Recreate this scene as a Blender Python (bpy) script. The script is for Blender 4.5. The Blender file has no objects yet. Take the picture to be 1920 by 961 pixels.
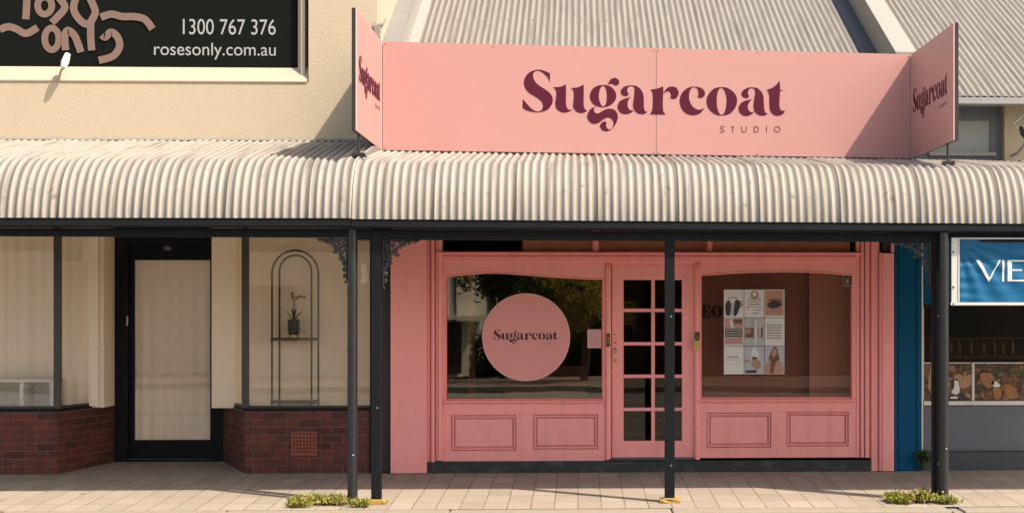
import bpy, bmesh, math, random
from mathutils import Vector, noise, Matrix
random.seed(7)
S = bpy.context.scene
COL = S.collection
R = math.radians

# ------------------------------------------------------------------ camera
F, CX, CY = 2955.0, 1198.0, 565.0          # focal length and principal point, photo pixels
PSI = R(2.2)
CAM = Vector((0, -17.0, 1.835))
cd = bpy.data.cameras.new('camera'); cam = bpy.data.objects.new('camera', cd); COL.objects.link(cam)
cam.location = CAM; cam.rotation_euler = (R(90), 0, -PSI)
cd.sensor_fit = 'HORIZONTAL'; cd.sensor_width = 36; cd.lens = F / 1920 * 36
cd.shift_x = (960 - CX) / 1920; cd.shift_y = (CY - 480.5) / 1920
cd.clip_start = .1; cd.clip_end = 1500
S.camera = cam
# ------------------------------------------------------------------ light
SUN = Vector((1.55, -1.0, 2.35)).normalized()   # towards the sun
w = bpy.data.worlds.new('World'); S.world = w; w.use_nodes = True
nt = w.node_tree; bg = nt.nodes['Background']
sky = nt.nodes.new('ShaderNodeTexSky'); sky.sky_type = 'NISHITA'; sky.sun_disc = False
sky.sun_elevation = math.asin(SUN.z); sky.sun_rotation = math.atan2(SUN.x, SUN.y)
sky.air_density = 1.0; sky.dust_density = 2.0; sky.ozone_density = .6
tint = nt.nodes.new('ShaderNodeMix'); tint.data_type = 'RGBA'; tint.blend_type = 'MULTIPLY'; tint.inputs[0].default_value = 1; tint.inputs[7].default_value = (1.12, .97, .80, 1)
nt.links.new(sky.outputs[0], tint.inputs[6]); nt.links.new(tint.outputs[2], bg.inputs[0]); bg.inputs[1].default_value = .15
sl = bpy.data.lights.new('sun', 'SUN'); so = bpy.data.objects.new('sun', sl); COL.objects.link(so)
sl.energy = 3.8; sl.angle = R(.5); sl.color = (1, .90, .76)
so.rotation_euler = (-SUN).to_track_quat('-Z', 'Y').to_euler(); so.location = (12, -8, 18)
S.view_settings.view_transform = 'Standard'; S.view_settings.look = 'None'
S.view_settings.exposure = 0.95; S.view_settings.gamma = 1; S.view_settings.use_curve_mapping = False
S.render.engine = 'CYCLES'
S.cycles.max_bounces = 8; S.cycles.diffuse_bounces = 4; S.cycles.transparent_max_bounces = 12

# ------------------------------------------------------------------ measuring: a photo pixel met by a real plane
FW = Vector((math.sin(PSI), math.cos(PSI), 0)); RT = Vector((math.cos(PSI), -math.sin(PSI), 0)); UP = Vector((0, 0, 1))
def ray(u, v): return FW + RT * ((u - CX) / F) + UP * ((CY - v) / F)
def at(u, v, Y=0.0):
    d = ray(u, v); return CAM + d * ((Y - CAM.y) / d.y)
def atx(u, v, X):
    d = ray(u, v); return CAM + d * ((X - CAM.x) / d.x)
def X(u, Y=0.0): return at(u, 565, Y).x
def Z(v, Y=0.0, u=1200): return at(u, v, Y).z
def gz(y): return .025 * y                   # cross fall of the footpath

# ------------------------------------------------------------------ mesh helpers
def wloc(o):
    l = Vector((0, 0, 0))
    while o: l += o.location; o = o.parent
    return l
SPLIT = {k: v for k, v in [('mullion', 'mullion'), ('transom_mullion', 'transom_mullion'), ('transom_board', 'transom_board'), ('screw', 'screw'), ('bolt', 'bolt'), ('screw_hole', 'screw_hole'), ('side_wall', 'side_wall'), ('door_glass_panes', 'pane'), ('lock_cylinder', 'lock_cylinder'), ('roof_screws', 'roof_screw'), ('opening', 'opening'), ('shelf_goods', 'bottle'), ('food_print', 'food_print'), ('edge_trim', 'edge_trim'), ('display_shelf', 'display_shelf'), ('inner_wall', 'inner_wall'), ('counter', 'counter'), ('blossom', 'blossom'), ('keyhole_lock', 'lock'), ('jamb_moulding', 'jamb_moulding'), ('display_floor', 'display_floor'), ('sign_jamb', 'sign_jamb'), ('head_moulding', 'head_moulding')]}
class MB:
    def __init__(s): s.bm = bmesh.new()
    def add(s, vs, fs, smooth=False):
        b = [s.bm.verts.new(v) for v in vs]
        for f in fs:
            try:
                q = s.bm.faces.new([b[i] for i in f]); q.smooth = smooth
            except ValueError: pass
        return s
    def box(s, x0, x1, y0, y1, z0, z1, bev=0.0):
        x0, x1 = sorted((x0, x1)); y0, y1 = sorted((y0, y1)); z0, z1 = sorted((z0, z1))
        t = bmesh.new(); bmesh.ops.create_cube(t, size=1)
        for v in t.verts:
            v.co = Vector((x0 + (v.co.x + .5) * (x1 - x0), y0 + (v.co.y + .5) * (y1 - y0), z0 + (v.co.z + .5) * (z1 - z0)))
        if bev:
            bev = min(bev, .45 * min(x1 - x0, y1 - y0, z1 - z0))
            bmesh.ops.bevel(t, geom=t.edges[:], offset=bev, segments=2, affect='EDGES', profile=.6)
        t.verts.index_update()
        s.add([v.co.copy() for v in t.verts], [[v.index for v in f.verts] for f in t.faces]); t.free(); return s
    def pbox(s, u0, u1, v0, v1, Y, d, bev=0.0):            # front face on plane Y, d deep
        return s.box(X(u0, Y), X(u1, Y), Y, Y + d, Z(v1, Y, (u0 + u1) / 2), Z(v0, Y, (u0 + u1) / 2), bev)
    def tube(s, pts, r, n=10, cap=True):
        pts = [Vector(p) for p in pts]; m = len(pts)
        rs = r if isinstance(r, (list, tuple)) else [r] * m
        vs = []; fs = []; a = None
        for i, p in enumerate(pts):
            t = (pts[min(i + 1, m - 1)] - pts[max(i - 1, 0)])
            if t.length < 1e-9: t = Vector((0, 0, 1))
            t.normalize()
            if a is None:
                a = t.orthogonal().normalized()
            else:
                a = (a - t * a.dot(t))
                a = a.normalized() if a.length > 1e-6 else t.orthogonal().normalized()
            b = t.cross(a)
            for k in range(n):
                q = 2 * math.pi * k / n
                vs.append(p + (a * math.cos(q) + b * math.sin(q)) * rs[i])
        for i in range(m - 1):
            for k in range(n):
                k2 = (k + 1) % n
                fs.append((i * n + k, i * n + k2, (i + 1) * n + k2, (i + 1) * n + k))
        s.add(vs, fs, True)
        if cap:
            s.add(vs[:n], [tuple(range(n))[::-1]]); s.add(vs[-n:], [tuple(range(n))])
        return s
    def prism(s, poly, axis, a0, a1):                       # poly in the two other axes
        n = len(poly); vs = []
        for a in (a0, a1):
            for p, q in poly:
                vs.append({'x': (a, p, q), 'y': (p, a, q), 'z': (p, q, a)}[axis])
        fs = [tuple(range(n)), tuple(range(n, 2 * n))[::-1]] + [(i, (i + 1) % n, n + (i + 1) % n, n + i) for i in range(n)]
        return s.add(vs, fs)
    def ball(s, c, rx, ry=None, rz=None, sub=2):
        ry = ry or rx; rz = rz or rx
        t = bmesh.new(); bmesh.ops.create_icosphere(t, subdivisions=sub, radius=1); t.verts.index_update()
        s.add([Vector((c[0] + v.co.x * rx, c[1] + v.co.y * ry, c[2] + v.co.z * rz)) for v in t.verts],
              [[v.index for v in f.verts] for f in t.faces], True); t.free(); return s
    def build(s, name, mat, parent=None, recalc=True):
        bm = s.bm
        if recalc: bmesh.ops.recalc_face_normals(bm, faces=bm.faces[:])
        off = wloc(parent) if parent else Vector((0, 0, 0))
        if not parent and bm.verts:
            xs = [v.co.x for v in bm.verts]; ys = [v.co.y for v in bm.verts]; zs = [v.co.z for v in bm.verts]
            off = Vector(((min(xs) + max(xs)) / 2, (min(ys) + max(ys)) / 2, min(zs)))
        uv = bm.loops.layers.uv.new('uv')
        for f in bm.faces:
            nrm = f.normal
            t = UP.cross(nrm)
            if abs(nrm.z) > .9 or t.length < 1e-6:
                for l in f.loops: l[uv].uv = (l.vert.co.x, l.vert.co.y)
            else:
                t.normalize()
                for l in f.loops: l[uv].uv = (l.vert.co.dot(t), l.vert.co.z)
        for v in bm.verts: v.co -= off
        if name in SPLIT:
            bm.verts.ensure_lookup_table(); seen = set(); out = None
            for v0 in bm.verts:
                if v0 in seen: continue
                isl = []; stack = [v0]; seen.add(v0)
                while stack:
                    q = stack.pop(); isl.append(q)
                    for e in q.link_edges:
                        r_ = e.other_vert(q)
                        if r_ not in seen: seen.add(r_); stack.append(r_)
                nb_ = bmesh.new(); uv2 = nb_.loops.layers.uv.new('uv'); mp_ = {v_: nb_.verts.new(v_.co) for v_ in isl}
                fs_ = {f_ for v_ in isl for f_ in v_.link_faces}
                for f_ in fs_:
                    g_ = nb_.faces.new([mp_[v_] for v_ in f_.verts]); g_.smooth = f_.smooth
                    for l1, l2 in zip(f_.loops, g_.loops): l2[uv2].uv = l1[uv].uv
                me = bpy.data.meshes.new(SPLIT[name]); nb_.to_mesh(me); nb_.free(); me.materials.append(mat)
                out = bpy.data.objects.new(SPLIT[name], me); COL.objects.link(out); out.parent = parent
            bm.free(); return out
        me = bpy.data.meshes.new(name); bm.to_mesh(me); bm.free()
        me.materials.append(mat)
        o = bpy.data.objects.new(name, me); COL.objects.link(o)
        if parent: o.parent = parent
        else: o.location = off
        return o
def tag(o, label=None, cat=None, group=None, kind=None):
    if label: o['label'] = label
    if cat: o['category'] = cat
    if group: o['group'] = group
    if kind: o['kind'] = kind
    return o
def thing(name, loc, label, cat, group=None):
    o = bpy.data.objects.new(name, None); COL.objects.link(o); o.location = loc; o.empty_display_size = .2
    return tag(o, label, cat, group)
def copy_tree(o, parent=None):
    c = o.copy(); COL.objects.link(c)
    if parent: c.parent = parent
    for ch in [k for k in bpy.data.objects if k.parent == o]: copy_tree(ch, c)
    return c

def spline(pts, k=6):
    """closed outline through points; a point with a third entry is a corner"""
    n = len(pts); out = []
    cor = [len(p) > 2 for p in pts]; P = [Vector(p[:2]) for p in pts]
    for i in range(n):
        p1, p2 = P[i], P[(i + 1) % n]
        p0 = P[i - 1] if not cor[i] else p1 * 2 - p2 if False else p1
        p3 = P[(i + 2) % n] if not cor[(i + 1) % n] else p2
        for j in range(k):
            t = j / k
            out.append(.5 * ((2 * p1) + (p2 - p0) * t + (2 * p0 - 5 * p1 + 4 * p2 - p3) * t * t + (3 * p1 - p0 - 3 * p2 + p3) * t ** 3))
    return out
def fill(loops, depth):
    """2D loops (first outer, others holes) filled and extruded: verts, faces; z from 0 (back) to depth (front)"""
    cu = bpy.data.curves.new('t', 'CURVE'); cu.dimensions = '2D'; cu.fill_mode = 'BOTH'; cu.extrude = depth / 2
    for lp in loops:
        sp = cu.splines.new('POLY'); sp.points.add(len(lp) - 1); sp.use_cyclic_u = True
        for i, p in enumerate(lp): sp.points[i].co = (p[0], p[1], 0, 1)
    o = bpy.data.objects.new('t', cu); COL.objects.link(o)
    dg = bpy.context.evaluated_depsgraph_get()
    me = bpy.data.meshes.new_from_object(o.evaluated_get(dg))
    vs = [Vector((v.co.x, v.co.y, v.co.z + depth / 2)) for v in me.vertices]; fs = [tuple(p.vertices) for p in me.polygons]
    bpy.data.objects.remove(o); bpy.data.curves.remove(cu); bpy.data.meshes.remove(me)
    return vs, fs
def front(vs, Y):            # (x, z, out) -> world, back on plane Y
    return [Vector((v.x, Y - v.z, v.y)) for v in vs]
def text2d(body, size=1.0):
    cu = bpy.data.curves.new('t', 'FONT'); cu.body = body; cu.size = size; cu.fill_mode = 'FRONT'
    o = bpy.data.objects.new('t', cu); COL.objects.link(o)
    dg = bpy.context.evaluated_depsgraph_get()
    me = bpy.data.meshes.new_from_object(o.evaluated_get(dg))
    vs = [v.co.copy() for v in me.vertices]; fs = [tuple(p.vertices) for p in me.polygons]
    bpy.data.objects.remove(o); bpy.data.curves.remove(cu); bpy.data.meshes.remove(me)
    return vs, fs
def rect(x0, x1, y0, y1): return [(x0, y0), (x1, y0), (x1, y1), (x0, y1)]

# ------------------------------------------------------------------ materials
def newmat(name):
    m = bpy.data.materials.new(name); m.use_nodes = True
    return m, m.node_tree.nodes, m.node_tree.links, m.node_tree.nodes['Principled BSDF']
def nz(N, L, scale, detail=4, coord='Object', stretch=None, rough=.55):
    tc = N.new('ShaderNodeTexCoord'); t = N.new('ShaderNodeTexNoise'); t.inputs['Scale'].default_value = scale
    t.inputs['Detail'].default_value = detail; t.inputs['Roughness'].default_value = rough
    if stretch:
        mp = N.new('ShaderNodeMapping'); mp.inputs['Scale'].default_value = stretch
        L.new(tc.outputs[coord], mp.inputs[0]); L.new(mp.outputs[0], t.inputs['Vector'])
    else: L.new(tc.outputs[coord], t.inputs['Vector'])
    return t.outputs['Fac']
def ramp(N, L, src, a, b, ca=(0, 0, 0, 1), cb=(1, 1, 1, 1)):
    r = N.new('ShaderNodeValToRGB'); r.color_ramp.elements[0].position = a; r.color_ramp.elements[1].position = b
    r.color_ramp.elements[0].color = ca; r.color_ramp.elements[1].color = cb
    L.new(src, r.inputs[0]); return r.outputs[0]
def mix(N, L, fac, a, b, mode='MIX'):
    m = N.new('ShaderNodeMix'); m.data_type = 'RGBA'; m.blend_type = mode
    if isinstance(fac, (int, float)): m.inputs[0].default_value = fac
    else: L.new(fac, m.inputs[0])
    for i, c in ((6, a), (7, b)):
        if isinstance(c, tuple): m.inputs[i].default_value = (*c[:3], 1)
        else: L.new(c, m.inputs[i])
    return m.outputs[2]
def bump(N, L, h, strength, dist, bsdf, prev=None):
    b = N.new('ShaderNodeBump'); b.inputs['Strength'].default_value = strength; b.inputs['Distance'].default_value = dist
    L.new(h, b.inputs['Height'])
    if prev: L.new(prev, b.inputs['Normal'])
    L.new(b.outputs[0], bsdf.inputs['Normal']); return b.outputs[0]
def sc(c, k): return tuple(min(1, x * k) for x in c)
def mat(name, col, rough=.6, var=.10, vs=2.5, bm_=.0, bs=60, metal=0, dirt=None, damt=.5, dscale=(1.2, 1.2, .25), spec=.5, bd=.004, chips=None):
    m, N, L, B = newmat(name)
    c = mix(N, L, nz(N, L, vs, 5), sc(col, 1 - var), sc(col, 1 + var))
    c = mix(N, L, ramp(N, L, nz(N, L, vs * 14, 3), .35, .75), c, sc(col, 1 - var * .8)) if var else c
    if dirt:
        d = ramp(N, L, nz(N, L, 3.0, 7, stretch=dscale, rough=.65), .52, .78)
        mm = N.new('ShaderNodeMath'); mm.operation = 'MULTIPLY'; mm.inputs[1].default_value = damt; L.new(d, mm.inputs[0])
        c = mix(N, L, mm.outputs[0], c, dirt)
    if chips: c = mix(N, L, ramp(N, L, nz(N, L, 13, 4, rough=.7), .735, .745), c, chips)
    L.new(c, B.inputs['Base Color']); B.inputs['Roughness'].default_value = rough; B.inputs['Metallic'].default_value = metal
    B.inputs['Specular IOR Level'].default_value = spec
    if bm_: bump(N, L, nz(N, L, bs, 5), bm_, bd, B)
    return m
PINK = (.95, .355, .335)
M = {}
M['pink'] = mat('pink_paint', PINK, .42, .05, 1.5, .35, 45, dirt=(.50, .17, .155), damt=.35, dscale=(3, 3, .5), chips=(.16, .06, .05))
M['pink_deep'] = mat('deep_pink_paint', (.86, .25, .21), .5, .06, 1.5, .3, 70, dirt=(.50, .16, .13), damt=.5)  # deeper pink for upper wall, transom frames and glazing beads
M['signpink'] = mat('sign_pink', (.50, .262, .242), .42, .02, .7, .0, 60, dirt=(.45, .225, .205), damt=.35, dscale=(.4, .4, .8), spec=.3)
M['signedge'] = mat('sign_white_edge', (.80, .62, .58), .4, .03)
M['maroon'] = mat('maroon_vinyl', (.085, .007, .024), .5, .06, 3, spec=.2)
M['maroon2'] = mat('dark_maroon_vinyl', (.07, .008, .020), .4, .05, 3)
M['brownink'] = mat('brown_vinyl', (.13, .045, .045), .5, .04, 3, spec=.2)
M['black'] = mat('black_paint', (.010, .011, .013), .5, .2, 3, .15, 60, dirt=(.016, .014, .012), damt=.4, spec=.12)
M['fried'] = mat('fried_food_print', (.36, .15, .05), .4, .55, 22)
M['blackpipe'] = mat('black_pipe_paint', (.016, .017, .019), .34, .2, 3, .12, 50, dirt=(.07, .06, .055), damt=.5)
M['iron'] = mat('cast_iron_paint', (.02, .022, .026), .35, .2, 8)
M['blackmatt'] = mat('black_edge', (.018, .016, .016), .55, .15, 5)
M['yellow'] = mat('yellow_chipped_paint', (.42, .27, .07), .8, .2, 20, .6, 40, dirt=(.13, .075, .045), damt=1.0, dscale=(6, 6, 6))
M['cream'] = mat('cream_render', (.50, .413, .298), .85, .05, .7, .55, 35, dirt=(.42, .33, .22), damt=.35, dscale=(.7, .7, .35), bd=.006)
M['creamtrim'] = mat('cream_trim_paint', (.43, .375, .29), .6, .04, 2, .2, 40)
M['signboard'] = mat('black_sign_board', (.008, .009, .008), .7, .15, 1, spec=.05)
M['copper'] = mat('bronze_vinyl', (.20, .125, .10), .5, .1, 5)
M['greyink'] = mat('pale_grey_vinyl', (.36, .36, .36), .5, .05, 5)
M['white'] = mat('white_paint', (.74, .72, .68), .45, .04, 3)
M['alu'] = mat('weathered_aluminium', (.66, .64, .60), .38, .08, 6, .1, 30, metal=.25, dirt=(.3, .27, .24), damt=.4)
M['steel'] = mat('galvanised_steel', (.40, .40, .40), .42, .15, 8, metal=.7)
M['cap'] = mat('painted_capping', (.20, .197, .19), .45, .05, 1.2, .1, 20, dirt=(.40, .37, .33), damt=.35)
M['caplight'] = mat('painted_flashing', (.32, .30, .27), .5, .04, 1.2, .1, 20, dirt=(.5, .44, .37), damt=.3)
M['valley'] = mat('dark_valley_gutter', (.055, .068, .088), .45, .15, 2)
M['boxface'] = mat('brown_grey_parapet', (.27, .235, .20), .7, .1, 2, .2, 30)
M['greyfascia'] = mat('grey_gutter_paint', (.30, .31, .31), .4, .06, 2)
M['greywin'] = mat('dark_grey_window_paint', (.14, .155, .18), .5, .06, 2)
M['greypanel'] = mat('pale_grey_sheet', (.36, .375, .37), .5, .05, 3)
M['plinth'] = mat('dark_green_black_plinth', (.021, .026, .023), .6, .3, 6, .5, 30, dirt=(.13, .11, .09), damt=.75, dscale=(2, 2, 4))
M['blue'] = mat('deep_blue_paint', (.002, .078, .175), .5, .08, 2, .2, 50, dirt=(.003, .05, .10), damt=.4, spec=.12)
M['bluegrey'] = mat('blue_grey_paint', (.115, .125, .155), .45, .06, 1, .15, 50)
M['bluegrey2'] = mat('dark_blue_grey_paint', (.05, .055, .068), .5, .1, 1, .15, 50)
M['brass'] = mat('old_brass', (.50, .36, .14), .38, .2, 30, metal=.8)
M['brassdark'] = mat('dark_brass', (.10, .08, .03), .45, .3, 40, metal=.5)
M['wallinside'] = mat('cream_inner_wall', (.92, .76, .58), .9, .04, .8)
M['blind'] = mat('cream_blind', (.90, .77, .62), .9, .04, .8, .3, 5)
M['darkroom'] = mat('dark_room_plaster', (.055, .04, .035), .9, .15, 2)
M['board'] = mat('brown_red_display_board', (.40, .175, .14), .8, .06, 1.5)
M['board2'] = mat('light_brown_display_board', (.52, .25, .20), .8, .06, 1.5)
M['darkletter'] = mat('dark_brown_letter', (.035, .014, .012), .6, .05)
M['transomboard'] = mat('transom_board', (.90, .42, .27), .7, .1, 4)
M['paper'] = mat('white_paper', (.70, .67, .64), .7, .03, 10)
M['pinkpaper'] = mat('pink_paper', (.66, .34, .35), .7, .03, 10)
M['photo_skin'] = mat('skin_print', (.50, .27, .20), .6, .25, 14)
M['photo_rose'] = mat('rosy_print', (.52, .30, .26), .6, .35, 18)
M['photo_brown'] = mat('brown_print', (.19, .09, .05), .6, .45, 40)
M['photo_grey'] = mat('grey_print', (.45, .46, .49), .6, .1, 20)
M['photo_dark'] = mat('dark_print', (.045, .035, .035), .6, .3, 30)
M['photo_tan'] = mat('tan_print', (.44, .25, .15), .6, .3, 30)
M['bronze'] = mat('dark_bronze_tube', (.05, .042, .035), .45, .1)
M['pot'] = mat('dark_green_pot', (.012, .022, .014), .35, .2, 10)
M['wood'] = mat('dark_shelf_wood', (.07, .05, .035), .6, .2, 10)
M['petal'] = mat('dull_orchid_petal', (.30, .20, .10), .6, .2, 30)
M['leafdark'] = mat('dark_leaf', (.03, .06, .018), .5, .4, 20)
M['farpath'] = mat('far_path_concrete', (.22, .17, .125), .9, .35, .8, dirt=(.06, .05, .04), damt=.8, dscale=(.5, 1.5, 1))  # strong dark blotches break up the path's tone
M['concrete'] = mat('kerb_concrete', (.285, .245, .195), .85, .12, 5, .7, 60, dirt=(.22, .17, .12), damt=.6, dscale=(3, 3, 3))
M['oppwhite'] = mat('white_weatherboard', (.85, .79, .68), .8, .05, 1)
M['oppbrick'] = mat('dull_red_brick_wall', (.10, .045, .035), .85, .2, 3)
M['oppdark'] = mat('dark_opening', (.02, .02, .02), .5, .2)
M['oppgrey'] = mat('grey_roof_sheet', (.20, .20, .20), .6, .1, 3)
M['bark'] = mat('bark', (.10, .075, .05), .9, .3, 12, .8, 20)
M['grassy'] = mat('lawn', (.05, .075, .02), .9, .4, 8, .8, 40)

def corr_mat(name, base, dirt_shade_c, amt):
    m, N, L, B = newmat(name)
    c = mix(N, L, nz(N, L, 1.1, 5), sc(base, .93), sc(base, 1.05))
    c = mix(N, L, ramp(N, L, nz(N, L, 1.0, 6, stretch=(26, .9, .9), rough=.6), .50, .80), c, dirt_shade_c)
    c = mix(N, L, ramp(N, L, nz(N, L, 9, 8, rough=.7), .60, .74), c, sc(dirt_shade_c, .75)) if amt else c
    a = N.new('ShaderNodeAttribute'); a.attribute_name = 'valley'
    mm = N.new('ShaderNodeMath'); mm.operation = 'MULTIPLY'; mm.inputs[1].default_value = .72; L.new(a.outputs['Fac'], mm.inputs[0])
    c = mix(N, L, mm.outputs[0], c, dirt_shade_c)  # shade in the corrugation valleys painted in with the dirt colour
    L.new(c, B.inputs['Base Color']); B.inputs['Roughness'].default_value = .62; B.inputs['Specular IOR Level'].default_value = .3
    bump(N, L, nz(N, L, 30, 4), .15, .004, B)
    return m
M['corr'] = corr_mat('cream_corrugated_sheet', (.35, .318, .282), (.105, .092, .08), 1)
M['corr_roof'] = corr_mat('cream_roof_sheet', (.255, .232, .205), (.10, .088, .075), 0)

def pav_mat():
    m, N, L, B = newmat('concrete_pavers')
    tc = N.new('ShaderNodeTexCoord'); mp = N.new('ShaderNodeMapping'); L.new(tc.outputs['UV'], mp.inputs[0])
    wob = N.new('ShaderNodeTexNoise'); wob.inputs['Scale'].default_value = 3; L.new(tc.outputs['UV'], wob.inputs['Vector'])
    wm = N.new('ShaderNodeVectorMath'); wm.operation = 'SCALE'; wm.inputs['Scale'].default_value = .008; L.new(wob.outputs['Color'], wm.inputs[0])
    wa = N.new('ShaderNodeVectorMath'); wa.operation = 'ADD'; L.new(mp.outputs[0], wa.inputs[0]); L.new(wm.outputs[0], wa.inputs[1])
    br = N.new('ShaderNodeTexBrick'); br.offset = 0.0; br.inputs['Scale'].default_value = 1
    br.inputs['Brick Width'].default_value = .218; br.inputs['Row Height'].default_value = .42
    br.inputs['Mortar Size'].default_value = .0045; br.inputs['Mortar Smooth'].default_value = .3; br.inputs['Bias'].default_value = 0
    br.inputs['Color1'].default_value = (.345, .292, .235, 1); br.inputs['Color2'].default_value = (.265, .222, .178, 1); br.inputs['Mortar'].default_value = (.075, .055, .045, 1)
    L.new(wa.outputs[0], br.inputs['Vector'])
    c = mix(N, L, ramp(N, L, nz(N, L, 2.2, 7, rough=.7), .42, .75), br.outputs['Color'], (.31, .25, .20))
    c = mix(N, L, ramp(N, L, nz(N, L, 70, 3), .62, .72), c, (.30, .23, .18))
    c = mix(N, L, ramp(N, L, nz(N, L, 5.5, 2, rough=.4), .74, .76), c, (.14, .11, .09))
    L.new(c, B.inputs['Base Color']); B.inputs['Roughness'].default_value = .85
    iv = N.new('ShaderNodeMath'); iv.operation = 'SUBTRACT'; iv.inputs[0].default_value = 1; L.new(br.outputs['Fac'], iv.inputs[1])
    p = bump(N, L, iv.outputs[0], .8, .006, B); bump(N, L, nz(N, L, 90, 4), .35, .003, B, p)
    return m
M['pavers'] = pav_mat()
def brick_mat():
    m, N, L, B = newmat('red_brick')
    tc = N.new('ShaderNodeTexCoord')
    br = N.new('ShaderNodeTexBrick'); br.inputs['Scale'].default_value = 1
    br.inputs['Brick Width'].default_value = .24; br.inputs['Row Height'].default_value = .082
    br.inputs['Mortar Size'].default_value = .0055; br.inputs['Mortar Smooth'].default_value = .2
    br.inputs['Color1'].default_value = (.15, .03, .018, 1); br.inputs['Color2'].default_value = (.06, .015, .011, 1); br.inputs['Mortar'].default_value = (.13, .085, .065, 1)
    L.new(tc.outputs['UV'], br.inputs['Vector'])
    c = mix(N, L, ramp(N, L, nz(N, L, 6, 6), .45, .8), br.outputs['Color'], (.06, .022, .018))
    L.new(c, B.inputs['Base Color']); B.inputs['Roughness'].default_value = .75
    iv = N.new('ShaderNodeMath'); iv.operation = 'SUBTRACT'; iv.inputs[0].default_value = 1; L.new(br.outputs['Fac'], iv.inputs[1])
    p = bump(N, L, iv.outputs[0], .7, .006, B); bump(N, L, nz(N, L, 60, 4), .4, .004, B, p)
    return m
M['brick'] = brick_mat()
def asphalt():
    m, N, L, B = newmat('asphalt')
    c = mix(N, L, nz(N, L, 120, 3), (.20, .185, .165), (.33, .305, .275))
    c = mix(N, L, ramp(N, L, nz(N, L, .9, 6, stretch=(.18, 1.6, 1)), .42, .62), c, (.11, .10, .09))
    L.new(c, B.inputs['Base Color']); B.inputs['Roughness'].default_value = .85
    bump(N, L, nz(N, L, 150, 3), .6, .006, B); return m
M['asphalt'] = asphalt()
def glass(name, tint, refl):
    m, N, L, B = newmat(name); N.remove(B); out = N['Material Output']
    t = N.new('ShaderNodeBsdfTransparent'); t.inputs[0].default_value = (*tint, 1)
    g = N.new('ShaderNodeBsdfGlossy'); g.inputs['Roughness'].default_value = .0
    g.inputs['Color'].default_value = (1, .93, .82, 1)
    lw = N.new('ShaderNodeLayerWeight'); lw.inputs[0].default_value = .5
    pw_ = N.new('ShaderNodeMath'); pw_.operation = 'POWER'; pw_.inputs[1].default_value = 5; L.new(lw.outputs['Facing'], pw_.inputs[0])
    ad = N.new('ShaderNodeMath'); ad.operation = 'ADD'; ad.use_clamp = True; ad.inputs[1].default_value = refl; L.new(pw_.outputs[0], ad.inputs[0])
    mx = N.new('ShaderNodeMixShader'); L.new(ad.outputs[0], mx.inputs[0]); L.new(t.outputs[0], mx.inputs[1]); L.new(g.outputs[0], mx.inputs[2])
    b = N.new('ShaderNodeBump'); b.inputs['Strength'].default_value = .10; b.inputs['Distance'].default_value = .010
    L.new(nz(N, L, 1.3, 1.5), b.inputs['Height']); L.new(b.outputs[0], g.inputs['Normal'])
    L.new(mx.outputs[0], out.inputs['Surface']); return m
M['glass'] = glass('window_glass', (.90, .88, .84), .085)
M['glassd'] = glass('dull_window_glass', (.88, .86, .82), .03)
M['glassl'] = glass('clear_shop_glass', (.98, .97, .96), .05)
def leafmat(name, c1, c2):
    m, N, L, B = newmat(name)
    oi = N.new('ShaderNodeNewGeometry')
    c = mix(N, L, oi.outputs['Random Per Island'], c1, c2)
    L.new(c, B.inputs['Base Color']); B.inputs['Roughness'].default_value = .5
    tr = N.new('ShaderNodeBsdfTranslucent'); L.new(c, tr.inputs[0]); mx = N.new('ShaderNodeMixShader'); mx.inputs[0].default_value = .3
    L.new(B.outputs[0], mx.inputs[1]); L.new(tr.outputs[0], mx.inputs[2]); L.new(mx.outputs[0], N['Material Output'].inputs['Surface'])
    return m
M['leaf1'] = leafmat('dark_green_foliage', (.02, .04, .012), (.06, .09, .025))
M['leaf2'] = leafmat('yellow_green_foliage', (.22, .20, .04), (.48, .38, .09))
M['weed'] = leafmat('weed_leaf', (.015, .05, .006), (.46, .42, .07))
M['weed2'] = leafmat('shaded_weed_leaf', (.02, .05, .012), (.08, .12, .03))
M['flower'] = leafmat('pale_pink_flower', (.55, .30, .20), (.60, .42, .32))
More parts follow.
